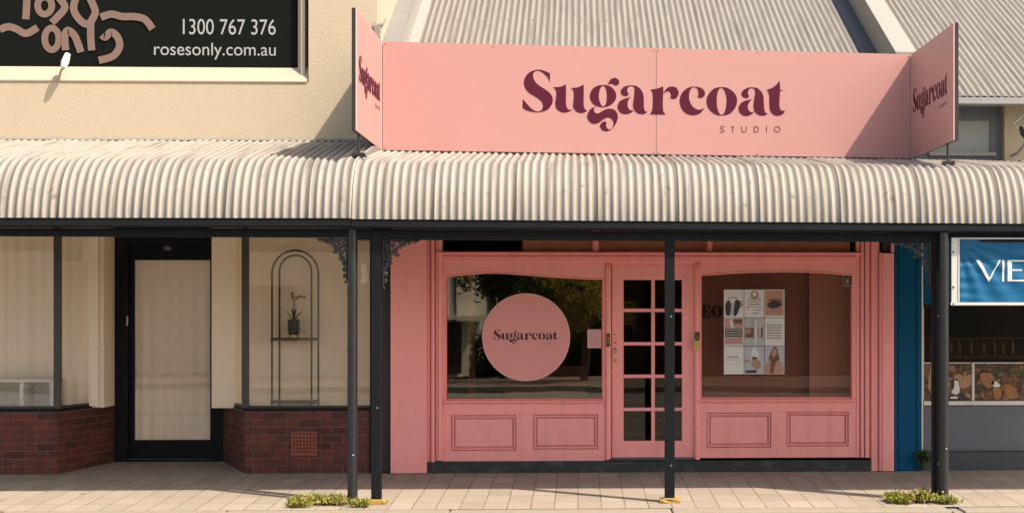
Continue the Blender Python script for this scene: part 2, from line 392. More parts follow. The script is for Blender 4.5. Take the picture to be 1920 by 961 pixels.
def food(name, seed, greenish):
    m, N, L, B = newmat(name)
    tc = N.new('ShaderNodeTexCoord'); mp = N.new('ShaderNodeMapping'); mp.inputs['Location'].default_value = (seed, seed * .7, 0); mp.inputs['Scale'].default_value = (1, 1.3, 1)
    L.new(tc.outputs['UV'], mp.inputs[0])
    wn = N.new('ShaderNodeTexNoise'); wn.inputs['Scale'].default_value = 9; L.new(mp.outputs[0], wn.inputs['Vector'])
    wm = N.new('ShaderNodeVectorMath'); wm.operation = 'SCALE'; wm.inputs['Scale'].default_value = .09; L.new(wn.outputs['Color'], wm.inputs[0])
    wa = N.new('ShaderNodeVectorMath'); wa.operation = 'ADD'; L.new(mp.outputs[0], wa.inputs[0]); L.new(wm.outputs[0], wa.inputs[1])
    vo = N.new('ShaderNodeTexVoronoi'); vo.inputs['Scale'].default_value = 17; L.new(wa.outputs[0], vo.inputs['Vector'])
    cr = N.new('ShaderNodeValToRGB'); el = cr.color_ramp.elements
    el[0].position = 0; el[0].color = (.008, .012, .006, 1); el[1].position = .36; el[1].color = (.02, .018, .01, 1)
    for p, c in ((.42, (.24, .075, .02)), (.55, (.34, .13, .035)), (.68, (.15, .05, .02)), (.78, (.45, .27, .12)), (.86, (.04, .07, .015)), (.95, (.30, .10, .04))):
        e = el.new(p); e.color = (*c, 1)
    cr.color_ramp.interpolation = 'LINEAR'
    sx = N.new('ShaderNodeSeparateColor'); L.new(vo.outputs['Color'], sx.inputs[0]); L.new(sx.outputs[0], cr.inputs[0])
    c = mix(N, L, ramp(N, L, vo.outputs['Distance'], .25, .75), cr.outputs[0], (.01, .012, .008))
    c = mix(N, L, ramp(N, L, nz(N, L, 45, 5, 'UV'), .4, .7), c, sc((.30, .12, .05), .4), 'MIX')
    L.new(c, B.inputs['Base Color']); B.inputs['Roughness'].default_value = .3
    return m
M['food1'] = food('food_print', 1.3, 0); M['food2'] = food('food_print_greens', 4.1, 1)
def cloth():
    m, N, L, B = newmat('blue_banner_vinyl')
    c = mix(N, L, nz(N, L, 2, 4), (.001, .085, .20), (.004, .115, .25))
    L.new(c, B.inputs['Base Color']); B.inputs['Roughness'].default_value = .5; B.inputs['Specular IOR Level'].default_value = .3
    bump(N, L, nz(N, L, 6, 3, stretch=(1, 1, 2.5)), .25, .02, B); return m
M['banner'] = cloth()

# ------------------------------------------------------------------ logo, traced as outlines
def loc_(pts, ox, oy, k): return [(ox + p[0] / k, oy + p[1] / k) + tuple(p[2:]) for p in pts]
C = 1
G1 = [  # region 1: S, u
 [[(588,168,C),(500,130),(430,108),(375,104),(305,116),(228,148),(160,212),(122,310),(130,400),(170,475),(240,540),(320,585),(400,640),(450,700),(465,760),(445,820),(405,848),(360,854),(300,835),(240,790),(170,715),(100,635,C),(98,790,C),(150,825),(230,852),(340,868),(440,860),(530,832),(600,765),(637,680),(632,600),(590,530),(510,465),(410,400),(330,330),(290,255),(285,185),(308,142),(345,124),(385,122),(440,146),(500,192),(550,250),(588,320,C)]],
 [[(650,418,C),(765,413),(877,370,C),(877,520),(876,700),(890,780),(925,822),(965,828),(1003,808,C),(950,850),(850,875),(760,850),(700,790),(686,700),(697,620),(705,530),(690,465)]],
 [[(975,432,C),(1090,422),(1197,372,C),(1196,550),(1195,720),(1207,790),(1235,828),(1262,835,C),(1210,872),(1150,882),(1085,868),(1035,825),(1008,770),(1005,720),(1016,640),(1018,530),(1005,475)]]]
G2 = [
 [[(330,235),(430,255),(500,320),(525,400),(500,480),(430,542),(330,568),(225,548),(155,490),(128,405),(155,315),(225,255)],
  [(330,246),(368,290),(386,400),(372,510),(330,559),(285,510),(262,400),(285,290)]],
 [[(395,235,C),(430,165),(480,132),(530,137),(568,178),(560,225),(520,245),(470,222),(430,215)]],
 [[(215,552,C),(140,600),(95,670),(95,740),(140,800),(210,817),(280,790),(340,745),(400,722),(455,745),(485,800),(470,870),(425,905),(390,885),(370,845),(382,803,C),(365,787),(330,787),(290,820),(285,865),(320,915),(375,928),(430,915),(490,860),(535,780),(548,700),(520,630),(470,597),(400,593),(330,620),(270,655),(220,660),(190,622),(195,585)]],
 [[(765,243,C),(700,245),(630,270),(593,330),(610,380),(660,403),(700,390),(712,372,C),(690,330),(695,285),(720,257),(764,251,C)]],
 [[(767,243,C),(820,250),(890,300),(930,380),(938,480),(940,580),(960,630),(992,638,C),(950,668),(890,673),(830,650),(790,595),(777,530),(790,430),(800,330),(795,280),(768,251,C)]],
 [[(772,388,C),(730,420),(640,445),(570,490),(545,560),(570,630),(620,665),(690,670),(750,650),(785,615,C),(740,615),(700,570),(695,500),(720,440)]]]
G3 = [
 [[(100,297,C),(220,285),(352,237,C),(362,300),(357,388,C),(352,500),(350,620),(360,730),(403,800,C),(92,795,C),(135,720),(150,600),(150,450),(140,350)]],
 [[(362,390,C),(400,310),(460,255),(530,238),(610,260),(660,330),(660,410),(620,470),(560,488),(493,460,C),(515,430),(505,370),(470,338),(425,338),(390,360)]],
 [[(1000,241,C),(920,245),(820,285),(735,370),(692,480),(695,590),(740,700),(820,775),(930,810),(1050,795),(1130,745),(1187,662,C),(1110,700),(1030,695),(950,640),(895,550),(875,450),(885,350),(920,280),(965,252),(1000,252),(1040,285),(1062,340),(1065,400),(1043,450,C),(1090,467),(1150,455),(1190,410),(1190,350),(1150,290),(1080,255)]]]
G4 = [
 [[(262,188),(350,200),(440,260),(490,340),(495,420),(460,510),(380,590),(262,612),(160,590),(75,515),(38,410),(60,310),(130,225),(190,198)],
  [(262,198),(305,235),(335,330),(340,410),(325,520),(295,585),(262,604),(230,580),(200,500),(190,400),(200,290),(225,222)]],
 [[(727,192,C),(660,197),(590,235),(562,285),(585,335),(635,353),(670,340),(678,320,C),(658,285),(668,235),(695,205),(726,199,C)]],
 [[(729,192,C),(790,200),(850,245),(890,320),(898,420),(905,520),(925,575),(962,582,C),(910,612),(850,612),(790,585),(752,530),(745,460),(755,370),(768,290),(762,228),(730,199,C)]],
 [[(745,325,C),(700,370),(610,395),(545,440),(520,510),(545,580),(600,615),(660,618),(715,595),(750,555,C),(705,562),(665,525),(660,460),(690,400)]],
 [[(1132,90,C),(1140,160),(1142,232,C),(1188,233,C),(1188,240,C),(1142,241,C),(1138,320),(1132,420),(1135,490),(1160,535),(1217,540,C),(1180,595),(1100,617),(1030,590),(990,520),(982,420),(980,330),(965,260),(940,228,C),(1030,195),(1090,145)]]]
LOGO = []
for G, ox, oy, k in ((G1, 970, 120, 9.608), (G2, 1090, 130, 8.008), (G3, 1210, 140, 10.679), (G4, 1320, 140, 8.006)):
    for gl in G: LOGO.append([[tuple(p) for p in spline(loc_(lp, ox, oy, k))] for lp in gl])
def arc(cx, cy, rx, ry, a0, a1, n=14): return [(cx + rx * math.cos(R(a0 + (a1 - a0) * i / n)), cy + ry * math.sin(R(a0 + (a1 - a0) * i / n))) for i in range(n + 1)]
def stroke(pts, wd):
    L_, R_ = [], []
    for i, p in enumerate(pts):
        a = Vector(pts[max(i - 1, 0)]); b = Vector(pts[min(i + 1, len(pts) - 1)]); t = (b - a).normalized(); n = Vector((-t.y, t.x)) * wd / 2
        L_.append(tuple(Vector(p) + n)); R_.append(tuple(Vector(p) - n))
    return [L_ + R_[::-1]]
def ring(cx, cy, rx, ry, wd): return [arc(cx, cy, rx + wd / 2, ry + wd / 2, 0, 352, 44), arc(cx, cy, rx - wd / 2, ry - wd / 2, 0, 352, 44)]
st = []; W_ = 12
st.append(stroke([(302,790),(285,775),(265,774),(248,790),(252,808),(272,820),(295,830),(303,848),(290,862),(268,867),(243,853)], W_))
st.append(stroke([(408,781),(455,781)], W_)); st.append(stroke([(431,788),(431,867)], W_))
st.append(stroke([(566,776),(566,835)] + arc(599, 835, 33, 30, 180, 0, 10)[0:0] + [(570,850),(582,861),(600,866),(618,861),(630,850),(634,835),(634,776)], W_))
st.append([[(747,775),(785,775),(812,788),(826,820),(812,852),(785,867),(747,867)], [(759,786),(784,786),(803,797),(814,820),(803,844),(784,856),(759,856)]])
st.append(stroke([(938,776),(938,867)], W_)); st.append(ring(1098, 820, 43, 41, W_))
STUDIO = [[[(1320 + p[0] / 8.006, 140 + p[1] / 8.006) for p in lp] for lp in gl] for gl in st]
def glyphs(src, fmap, depth):
    """src glyphs in photo pixels; fmap px -> 2D metres; returns one verts, faces list"""
    V, Fc = [], []
    for gl in src:
        v, f = fill([[fmap(*p) for p in lp] for lp in gl], depth)
        o = len(V); V += v; Fc += [tuple(i + o for i in q) for q in f]
    return V, Fc
def unit(u, v): # de-skewed logo coordinates in px relative to its lower left
    return (u - 979, -(v - .0145 * (u - 979) - 210))

# ------------------------------------------------------------------ SETTING
def sheet(name, x0, x1, prof, m, kind='structure'):
    b = MB(); n = len(prof)
    b.add([(x, y, z) for x in (x0, x1) for y, z in prof], [(i, i + 1, n + i + 1, n + i) for i in range(n - 1)])
    o = b.build(name, m); o['kind'] = kind; return o
KY = -2.52
sheet('footpath', -14, 14, [(1.6, gz(1.6)), (KY, gz(KY))], M['pavers'])
kb = MB()
x = -14.0; i = 0
KB = [-14, -11.2, -9, -7.0, -5.2, -3.19, -1.17, .85, 3.395, 3.505, 5.4, 7.6, 9.8, 12, 14]
for a, b_ in zip(KB[:-1], KB[1:]):
    if b_ == 3.505:
        dr = MB().box(a + .012, b_ - .012, KY - .31, KY - .02, -.2, gz(KY) - .012, .01); continue
    kb.box(a + .004, b_ - .004, KY - .30, KY - .006, -.23, gz(KY) + .002 + random.uniform(-.003, .003), .018)
tag(kb.build('kerb', M['concrete']), kind='structure')
tag(dr.build('kerb_drain', M['boxface']), 'small dark drain outlet let into the kerb below the right weed clump', 'drain')
sheet('road', -60, 60, [(KY - .28, -.20), (-10, -.12), (-18.3, -.20)], M['asphalt'])
kb = MB().box(-60, 60, -18.6, -18.3, -.3, -.06, .02); tag(kb.build('far_kerb', M['concrete']), kind='structure')
sheet('far_footpath', -60, 60, [(-18.6, -.065), (-22.4, -.03)], M['farpath'])
g = MB().add([(-900, -900, -.26), (900, -900, -.26), (900, 900, -.26), (-900, 900, -.26)], [(0, 1, 2, 3)])
tag(g.build('ground', M['grassy']), kind='structure')

# ------------------------------------------------------------------ AWNINGS
PITCH = .0762
XP = X(716)                                   # property line
def lin(a, b): return lambda x: a.z + (b.z - a.z) * (x - a.x) / (b.x - a.x)
midW = lin(at(716, 284, -.02), at(1708, 300, -.02)); midG = lin(at(670, 411.5, -2.25), at(1920, 420.5, -2.25))
lefW = lin(at(0, 263, 0), at(700, 265, 0)); lefG = lin(at(0, 409, -2.25), at(670, 410, -2.25))
def profile(x, fw, fg, rise):
    zw, zg = fw(x), fg(x); zb = zg + rise; yb = -1.74
    sl = (zb - zw) / yb * -1
    pts = [(.0, zw), (-.4, zw + (zb - zw) * .23), (-.87, zw + (zb - zw) * .5), (-1.3, zw + (zb - zw) * .747)]
    c1 = (-2.2, zb + (zb - zw) / 1.74 * .46)
    n = 14
    for i in range(n + 1):
        t = i / n
        pts.append(((1 - t) ** 2 * yb + 2 * t * (1 - t) * c1[0] + t * t * -2.25, (1 - t) ** 2 * zb + 2 * t * (1 - t) * c1[1] + t * t * zg))
    return pts
def corrugated(x0, x1, pf, amp, sub=8, lap=True, lapw=.762):
    b = MB(); n = int((x1 - x0) / PITCH * sub); vs = []; val = []; m = None
    rng = random.Random(3); jit = [rng.uniform(-.6, 1) for _ in range(400)]
    for i in range(n + 1):
        x = x0 + (x1 - x0) * i / n; p = pf(x); m = len(p)
        ph = (x - x0) / PITCH * 2 * math.pi; a = amp * math.cos(ph)
        k = (x - x0) / lapw; fr = k - math.floor(k); a += ((.010 if amp > .01 else .004) * (1 - fr)) if lap else 0
        for j in range(m):
            p0 = Vector(p[max(j - 1, 0)]); p1 = Vector(p[min(j + 1, m - 1)]); t = (p1 - p0).normalized()
            nr = Vector((-t.y, t.x)); nr = nr if nr.y > 0 or abs(nr.y) < .2 and nr.x < 0 else -nr
            q = Vector(p[j]) + nr * a
            wob = .0018 * noise.noise(Vector((x * 4, j * .35, 1.7)))
            ex = .006 * jit[int(k) % 400] if j == m - 1 else 0
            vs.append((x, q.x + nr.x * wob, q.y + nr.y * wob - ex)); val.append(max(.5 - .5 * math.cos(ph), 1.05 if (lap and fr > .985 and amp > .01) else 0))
    fs = [(i * m + j, i * m + j + 1, (i + 1) * m + j + 1, (i + 1) * m + j) for i in range(n) for j in range(m - 1)]
    b.add(vs, fs, True); return b, val
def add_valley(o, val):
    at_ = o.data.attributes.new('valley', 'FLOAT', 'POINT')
    for i, v in enumerate(val): at_.data[i].value = v ** 1.7  # mask for the painted valley shade and the dark sheet laps
def awning(x0, x1, fw, fg, rise, label, gv, bv0, bv1, name='verandah_awning'):
    t = thing(name, ((x0 + x1) / 2, -2.25, 0), label, 'awning', None)
    b, val = corrugated(x0, x1, lambda x: profile(x, fw, fg, rise), .0115)
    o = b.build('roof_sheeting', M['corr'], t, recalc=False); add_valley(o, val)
    # quad gutter
    g = MB(); vs = []; n = 24
    for i in range(n + 1):
        x = x0 + (x1 - x0) * i / n; z = fg(x) + .004
        vs += [(x, -2.315, z - .002), (x, -2.30, z), (x, -2.295, z - .006), (x, -2.19, z - .006), (x, -2.19, z - .088), (x, -2.285, z - .088), (x, -2.31, z - .072), (x, -2.305, z - .016)]
    k = 8
    g.add(vs, [(i * k + j, i * k + (j + 1) % k, (i + 1) * k + (j + 1) % k, (i + 1) * k + j) for i in range(n) for j in range(k)] + [tuple(range(k)), tuple(range(n * k, n * k + k))])
    g.build('gutter', M['black'], t)
    bb = MB(); n = 12; vs = []
    for i in range(n + 1):
        x = x0 + (x1 - x0) * i / n; z = fg(x) - .086; zb = bv0 + (bv1 - bv0) * i / n
        vs += [(x, -2.187, z), (x, -2.10, z), (x, -2.10, zb), (x, -2.187, zb)]
    bb.add(vs, [(i * 4 + j, i * 4 + (j + 1) % 4, (i + 1) * 4 + (j + 1) % 4, (i + 1) * 4 + j) for i in range(n) for j in range(4)] + [(0, 1, 2, 3), (n * 4, n * 4 + 1, n * 4 + 2, n * 4 + 3)])
    bb.build('beam', M['black'], t)
    # rafters under the sheets
    for xr in [x0 + .4 + 1.05 * i for i in range(int((x1 - x0 - .4) / 1.05) + 1)]:
        r = MB(); p = profile(xr, fw, fg, rise)
        top = [(y, z - .03) for y, z in p[:14]]; bot = [(y, z - .12) for y, z in p[:14]][::-1]
        r.prism(top + bot, 'x', xr - .02, xr + .02); r.build('rafter', M['black'], t)
    return t
zmb = lambda x: midG(x) - .086
zb_l = Z(441, -2.187, 200); zb_m = Z(445, -2.187, 640)
aw1 = awning(-8.6, XP - .004, lefW, lefG, .60, 'plain cream curved corrugated verandah roof of the left shop below the black sign wall', 0, zb_l, zb_m)
def bz(u, v): return at(u, v, -2.187).z
s0, s1 = at(715, 449, -2.187), at(1700, 453, -2.187); sl_ = (s1.z - s0.z) / (s1.x - s0.x)
aw2 = awning(XP + .004, 7.0, midW, midG, .585, 'cream curved corrugated verandah roof under the pink sign, with black gutter and beam', 0, s0.z + sl_ * (XP - s0.x), s0.z + sl_ * (7.0 - s0.x))
def surf(x, y, left=False):
    p = profile(x, lefW, lefG, .60) if left else profile(x, midW, midG, .585)
    for a, b_ in zip(p[:-1], p[1:]):
        if b_[0] <= y <= a[0]: return a[1] + (b_[1] - a[1]) * (y - a[0]) / (b_[0] - a[0])
    return p[-1][1]
# lead flashing against the walls
f = MB(); f.prism([(-.001, lefW(-5) + .03), (-.001, lefW(-5) + .005), (-.05, lefW(-5) + .0), (-.05, lefW(-5) + .006)], 'x', -8.6, XP - .03)
f.build('flashing', M['cap'], aw1)
f = MB(); pl = profile(XP, lefW, lefG, .60); pm = profile(XP, midW, midG, .585)
f.prism([(y, z + .012) for y, z in pl] + [(y, z - .035) for y, z in pm][::-1], 'x', XP - .003, XP + .003); f.build('added_gap_strip', M['cap'], aw1)  # strip added between the two awning sheets to stop a sun leak

# ------------------------------------------------------------------ ROOF over the pink and the grey shop
Y0 = -.16; Z0 = at(1850, 181, Y0).z; TAN = .50
def zr(y): return Z0 + TAN * (y - Y0)
def atroof(u, v, h=0.0):
    d = ray(u, v)     # CAM.z + d.z t = Z0 + h + TAN (CAM.y + d.y t - Y0)
    t = (Z0 + h + TAN * (CAM.y - Y0) - CAM.z) / (d.z - TAN * d.y); return CAM + d * t
YR = 8.5
def roof_sheet(x0, x1, name, parent, y0=Y0):
    b, val = corrugated(x0, x1, lambda x: [(YR, zr(YR)), (4, zr(4)), (1.5, zr(1.5)), (y0, zr(y0))], .0092, 8, True)
    o = b.build(name, M['corr_roof'], parent, recalc=False); add_valley(o, val); return o
def partybox(uf, vf, uh, uo, side):
    """raised sheeted party wall running up the roof: foot line at uf, top edge at uh, far edge at uo (all at height vf)"""
    p = atroof(uf, vf); xf = p.x; q = atx(uh, vf, xf); h = q.z - zr(q.y); r = atroof(uo, vf, h); return xf, h, r.x

# ------------------------------------------------------------------ PINK SHOP
shop = thing('pink_shop', (X(1200), 0, 0), 'pink timber shopfront with panelled bays, central glazed door and corrugated iron roof', 'shop building')
P = shop
xs, hs, xo = partybox(767, 78, 747.5, 716, -1)
xs2, hs2, xo2 = partybox(1645, 101, 1683, 1720, 1)
xval = atroof(1615, 101).x; xfl = atroof(787, 78).x
print('party boxes', xs, hs, xo, xs2, hs2, xo2, 'Z0', Z0)
roof = roof_sheet(xfl - .02, xval + .02, 'roof', P, .05)
def slope_strip(x0, x1, h0, h1, m, name, parent, y0=.05):
    b = MB(); b.prism([(y0, zr(y0) + h0), (YR, zr(YR) + h0), (YR, zr(YR) + h1), (y0, zr(y0) + h1)], 'x', x0, x1); return b.build(name, m, parent)
slope_strip(xs + .002, xfl, .008, .016, M['caplight'], 'flashing', roof)
slope_strip(xo + .02, xs, -.5, hs - .01, M['caplight'], 'party_wall', P)
slope_strip(xo - .004, xs + .012, hs - .008, hs + .006, M['cap'], 'capping', P)
slope_strip(xval, xs2 - .002, -.03, .012, M['valley'], 'valley_gutter', roof)
slope_strip(xs2, xo2 - .02, -.5, hs2 - .01, M['boxface'], 'party_wall', P)  # brown-grey puts the shade of the wall's left face into its colour
slope_strip(xs2 - .012, xo2 + .004, hs2 - .008, hs2 + .006, M['caplight'], 'capping', P)
scr = MB()
for k in range(3):
    for j in range(9):
        yy = .9 + k * 1.35 + random.uniform(-.02, .02); xx = xfl + .1 + j * .3 + random.uniform(-.02, .02)
        scr.ball((xx, yy, zr(yy) + .014), .009, sub=1)
scr.build('roof_screws', M['boxface'], roof)
# walls
WX0, WX1 = X(732), X(1677)
w = MB(); w.box(WX0, WX1, .06, .25, Z(447), zr(.1) - .03); w.build('upper_wall', M['pink_deep'], P)
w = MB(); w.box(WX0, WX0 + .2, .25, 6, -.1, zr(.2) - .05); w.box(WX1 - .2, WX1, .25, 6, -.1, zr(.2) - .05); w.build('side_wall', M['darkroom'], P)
w = MB(); w.pbox(732, 800, 440, 886.5, -.085, .33, .008); w.build('pillar', M['pink'], P)
# left jamb mouldings
w = MB()
for a, b_, y in ((800.5, 806.5, -.01), (806.8, 808.2, .012), (808.5, 815, -.035), (815.3, 817, .01), (817.3, 821.5, -.02), (821.8, 829, -.045)):
    w.pbox(a, b_, 440, 866 - (3 if a > 817 else 0), y, .1, .004)
w.build('jamb_moulding', M['pink'], P)
# right jamb mouldings and pilaster
w = MB()
for a, b_, y in ((1606, 1611, -.01), (1611.3, 1614, .015), (1614.3, 1620.5, -.02), (1620.8, 1622.2, .012), (1622.5, 1630, -.035), (1630.3, 1633.5, .01)):
    w.pbox(a, b_, 440, 857, y, .1, .004)
w.build('jamb_moulding', M['pink'], P)
w = MB(); w.pbox(1633.8, 1646, 440, 882, -.03, .2, .005); w.pbox(1646.3, 1648.5, 440, 882, -.012, .2); w.pbox(1649, 1654.5, 473, 882, -.055, .2, .006)
w.pbox(1654.5, 1676.5, 474, 882.5, -.07, .25, .008); w.build('pilaster', M['pink'], P)
w = MB(); w.pbox(1655, 1671, 440, 472, .0, .06); w.build('pilaster_recess', M['darkroom'], P)
w = MB(); w.pbox(1671.5, 1676.5, 440, 473, -.05, .1, .004); w.build('pilaster_stub', M['pink'], P)
# transom row
def window(u0, u1, v0, v1, y, m=None, par=P, name='transom_window'):
    f = MB(); t = 2.2
    f.pbox(u0 - t, u0, v0, v1, y - .03, .06, .003); f.pbox(u1, u1 + t, v0, v1, y - .03, .06, .003); f.pbox(u0 - t, u1 + t, v1, v1 + t * .6, y - .03, .06, .003)
    o = f.build(name, M['pink_deep'], par)
    g = MB(); g.pbox(u0, u1, v0, v1, y, .006); g.build('pane', M['glass'], o)
    return o
for a, b_ in ((826, 1110), (1124, 1325), (1337, 1608)): window(a, b_, 425, 471, .045)
w = MB(); w.pbox(1112.5, 1121.5, 425, 472, .0, .1, .004); w.pbox(1327.5, 1334.5, 425, 472, .0, .1, .004); w.build('transom_mullion', M['pink'], P)
w = MB(); w.pbox(980, 1116, 425, 473, .062, .02); w.pbox(1118, 1330, 425, 473, .066, .02); w.pbox(1332, 1594, 425, 473, .064, .02); w.build('transom_board', M['transomboard'], P)
# head mouldings
w = MB(); w.pbox(818, 1616, 472.5, 476.5, -.085, .2, .006); w.pbox(822, 1612, 476.8, 480, -.03, .1, .003); w.pbox(829, 1606, 480.2, 486, -.05, .13, .006); w.pbox(829, 1606, 486.2, 490.5, -.02, .1, .005); w.build('head_moulding', M['pink'], P)
# side stiles outside bays
# bay: frame board with arched opening and two panels
def bay(u0, u1, gu0, gu1, arch, gv1, vtop, vbot, panels, gname):
    y = .0; d = .045
    arch_pts = [(X(u), Z(v, 0, u)) for u, v in arch]
    hole = [(X(gu0), Z(gv1)), (X(gu1), Z(gv1))] + arch_pts[::-1]
    outer = rect(X(u0), X(u1), Z(vbot), Z(vtop))
    ph = [rect(X(a), X(b_), Z(c_), Z(d_)) for a, b_, d_, c_ in panels]
    b = MB(); v, f = fill([outer, hole] + ph, d); b.add(front(v, y + d), f); o = b.build('bay_frame', M['pink'], P)
    # panels: step, moulding, raised field
    for a, b_, v0, v1 in panels:
        q = MB(); q.box(X(a) - .01, X(b_) + .01, .047, .07, Z(v1) - .01, Z(v0) + .01)
        x0, x1, z0, z1 = X(a), X(b_), Z(v1), Z(v0)
        for off, wd, yy in ((.008, .018, .012), (.031, .007, .024)):
            for r_ in ((x0 + off, x1 - off, z1 - off - wd, z1 - off), (x0 + off, x1 - off, z0 + off, z0 + off + wd), (x0 + off, x0 + off + wd, z0 + off + wd, z1 - off - wd), (x1 - off - wd, x1 - off, z0 + off + wd, z1 - off - wd)):
                q.box(r_[0], r_[1], yy, .05, r_[2], r_[3], .004)
        q.box(x0 + .042, x1 - .042, .018, .05, z0 + .042, z1 - .042, .005)
        q.build('lower_panel', M['pink'], P)
    # mid rail line
    q = MB(); q.box(X(u0 + 10), X(u1 - 8), -.008, .01, Z(panels[0][2] - 1.4), Z(panels[0][2] - 2.6), .001); q.build('rail', M['pink'], P)
    q = MB(); q.pbox(gu0 - 5, gu1 + 4, gv1 + .6, gv1 + 4.2, -.04, .06, .006); q.pbox(gu0 - 3, gu1 + 3, gv1 + 4.4, gv1 + 7, -.014, .03, .004); q.build('sill', M['pink'], P)
    # bead around the glass
    ho = [(px, pz) for px, pz in hole]; cx = sum(p[0] for p in ho) / len(ho); cz = sum(p[1] for p in ho) / len(ho)
    inn = [(cx + (px - cx) * (1 - .012 / abs(X(gu1) - X(gu0)) * 2), cz + (pz - cz) * (1 - .012 / 1.35 * 2)) for px, pz in ho]
    q = MB(); v, f = fill([ho, inn], .012); q.add(front(v, .034), f); q.build('glazing_bead', M['pink_deep'], P)
    wn = MB(); v, f = fill([[(px, pz) for px, pz in ho]], .006); wn.add(front(v, .045), f); return wn.build(gname, M['glass'] if u0 < 1000 else M['glassd'], P)
archL = [(836, 519), (850, 517.5), (868, 515.5), (890, 513.5), (912, 512), (935, 512), (960, 513.5), (990, 516), (1030, 519), (1070, 521.5), (1100, 523), (1131, 523.5)]
bay(829, 1134, 836, 1131, archL, 750, 490, 862.5, [(846, 968, 777, 843), (1000, 1121, 776, 841)], 'window_pane')
archR = [(1314, 516), (1335, 515), (1370, 512.5), (1400, 510.8), (1430, 510), (1470, 509.5), (1510, 510), (1540, 511), (1570, 513.5), (1598, 516.5)]
bay(1312, 1606, 1314, 1598, archR, 748, 490, 858, [(1325, 1446, 774, 839), (1475, 1591, 772.5, 837)], 'window_pane')
# arch moulding lip
for ar in (archL, archR):
    q = MB(); q.tube([(X(u), -.004, Z(v - 1.2, 0, u)) for u, v in ar], .007, 8); q.build('arch_moulding', M['pink'], P)
# half round columns
for u in (1140, 1307):
    c_ = MB(); x = X(u); c_.tube([(x, .005, Z(861)), (x, .005, Z(500)), (x, .005, Z(497)), (x, .005, Z(494))], [.030, .030, .026, .012], 16)
    c_.box(x - .037, x + .037, .02, .08, Z(861), Z(490), .004); c_.build('column', M['pink'], P)
# over-door and door
w = MB(); w.pbox(1147, 1300, 490, 497, .01, .08, .003); w.build('door_head', M['pink'], P)
door = MB(); outer = rect(X(1148), X(1300.5), Z(857), Z(497.5))
cols = ((1168.5, 1222), (1227, 1279.5)); rows = ((523.5, 579), (583.5, 641.5), (646, 702.5), (707, 764.5), (769, 826.5))
holes = [rect(X(a), X(b_), Z(d_), Z(c_)) for a, b_ in cols for c_, d_ in rows]
v, f = fill([outer] + holes, .045); door.add(front(v, .075), f); door = door.build('door', M['pink'], P)
g = MB()
for a, b_ in cols:
    for c_, d_ in rows: g.pbox(a, b_, c_, d_, .05, .005)
g.build('door_glass_panes', M['glassd'], door)
w = MB()
for a, b_ in cols:
    for c_, d_ in rows:
        for r_ in ((a, a + .9, c_, d_), (b_ - .9, b_, c_, d_), (a, b_, c_, c_ + .9), (a, b_, d_ - .9, d_)): w.pbox(*r_, .038, .01)
w.build('glazing_bars', M['pink'], door)
w = MB()
for v_ in (659, 675.5):
    x, z = X(1153.5), Z(v_); w.tube([(x, .03, z), (x, .018, z)], .022, 18); w.tube([(x, .019, z), (x, .008, z)], .012, 14)
w.tube([(X(1153.5), .03, Z(655)), (X(1153.5), .02, Z(652.5))], .012, 12); w.build('keyhole_lock', M['brass'], door)
w = MB(); w.ball((X(1152), .028, Z(626)), .008); w.ball((X(1154), .028, Z(642)), .009); w.build('screw_hole', M['darkletter'], door)
w = MB(); w.pbox(1136.5, 1144, 625, 649.5, -.040, .02, .003); lp = w.build('lock_plate', M['brassdark'], P)
w = MB(); w.tube([(X(1141), -.04, Z(634)), (X(1141), -.047, Z(634))], .009, 12); w.tube([(X(1140), -.04, Z(640)), (X(1140), -.046, Z(640))], .008, 12); w.build('lock_cylinder', M['brass'], lp)
w = MB(); w.pbox(1302.5, 1312, 622, 640, -.036, .012, .003); w.pbox(1304, 1310, 622, 634, -.05, .02, .003); hp = w.build('hasp', M['brassdark'], P)
w = MB(); w.pbox(1300.5, 1313, 638, 656, -.062, .025, .005); w.tube([(X(1303.5), -.055, Z(639)), (X(1303.5), -.055, Z(634)), (X(1307), -.055, Z(631)), (X(1310), -.055, Z(634)), (X(1310), -.055, Z(639))], .004, 8); w.build('padlock', M['brass'], hp)
# plinth and threshold
w = MB(); w.box(X(800.5), X(1633), -.04, .3, -.06, Z(863), .01); w.build('plinth', M['plinth'], P)
w = MB(); w.pbox(1146, 1301, 858, 862.5, -.06, .3, .006); w.build('threshold', M['bluegrey2'], P)
# inside
w = MB(); ix0, ix1 = X(801), X(1640)
w.box(ix0, ix1, 3.6, 3.7, 0, 3.3); w.box(ix0 - .1, ix0, .1, 3.6, 0, 3.3); w.box(ix1, ix1 + .1, .1, 3.6, 0, 3.3); w.box(ix0, ix1, .1, 3.6, .0, .12); w.box(ix0, ix1, .3, 3.6, 3.2, 3.3)
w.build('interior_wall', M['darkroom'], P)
w = MB(); w.box(X(1302), X(1518, .4), .40, .43, Z(760), Z(480)); bd = w.build('display_board', M['board'], P)
w = MB(); w.box(X(1517, .28), X(1640, .28), .26, .29, Z(760), Z(480)); w.build('display_board', M['board2'], P)
w = MB(); w.box(X(1302), X(1610), .08, .5, Z(751.5), Z(749)); w.box(X(830), X(1134), .08, .6, Z(754), Z(751)); w.build('display_shelf', M['board'], P)
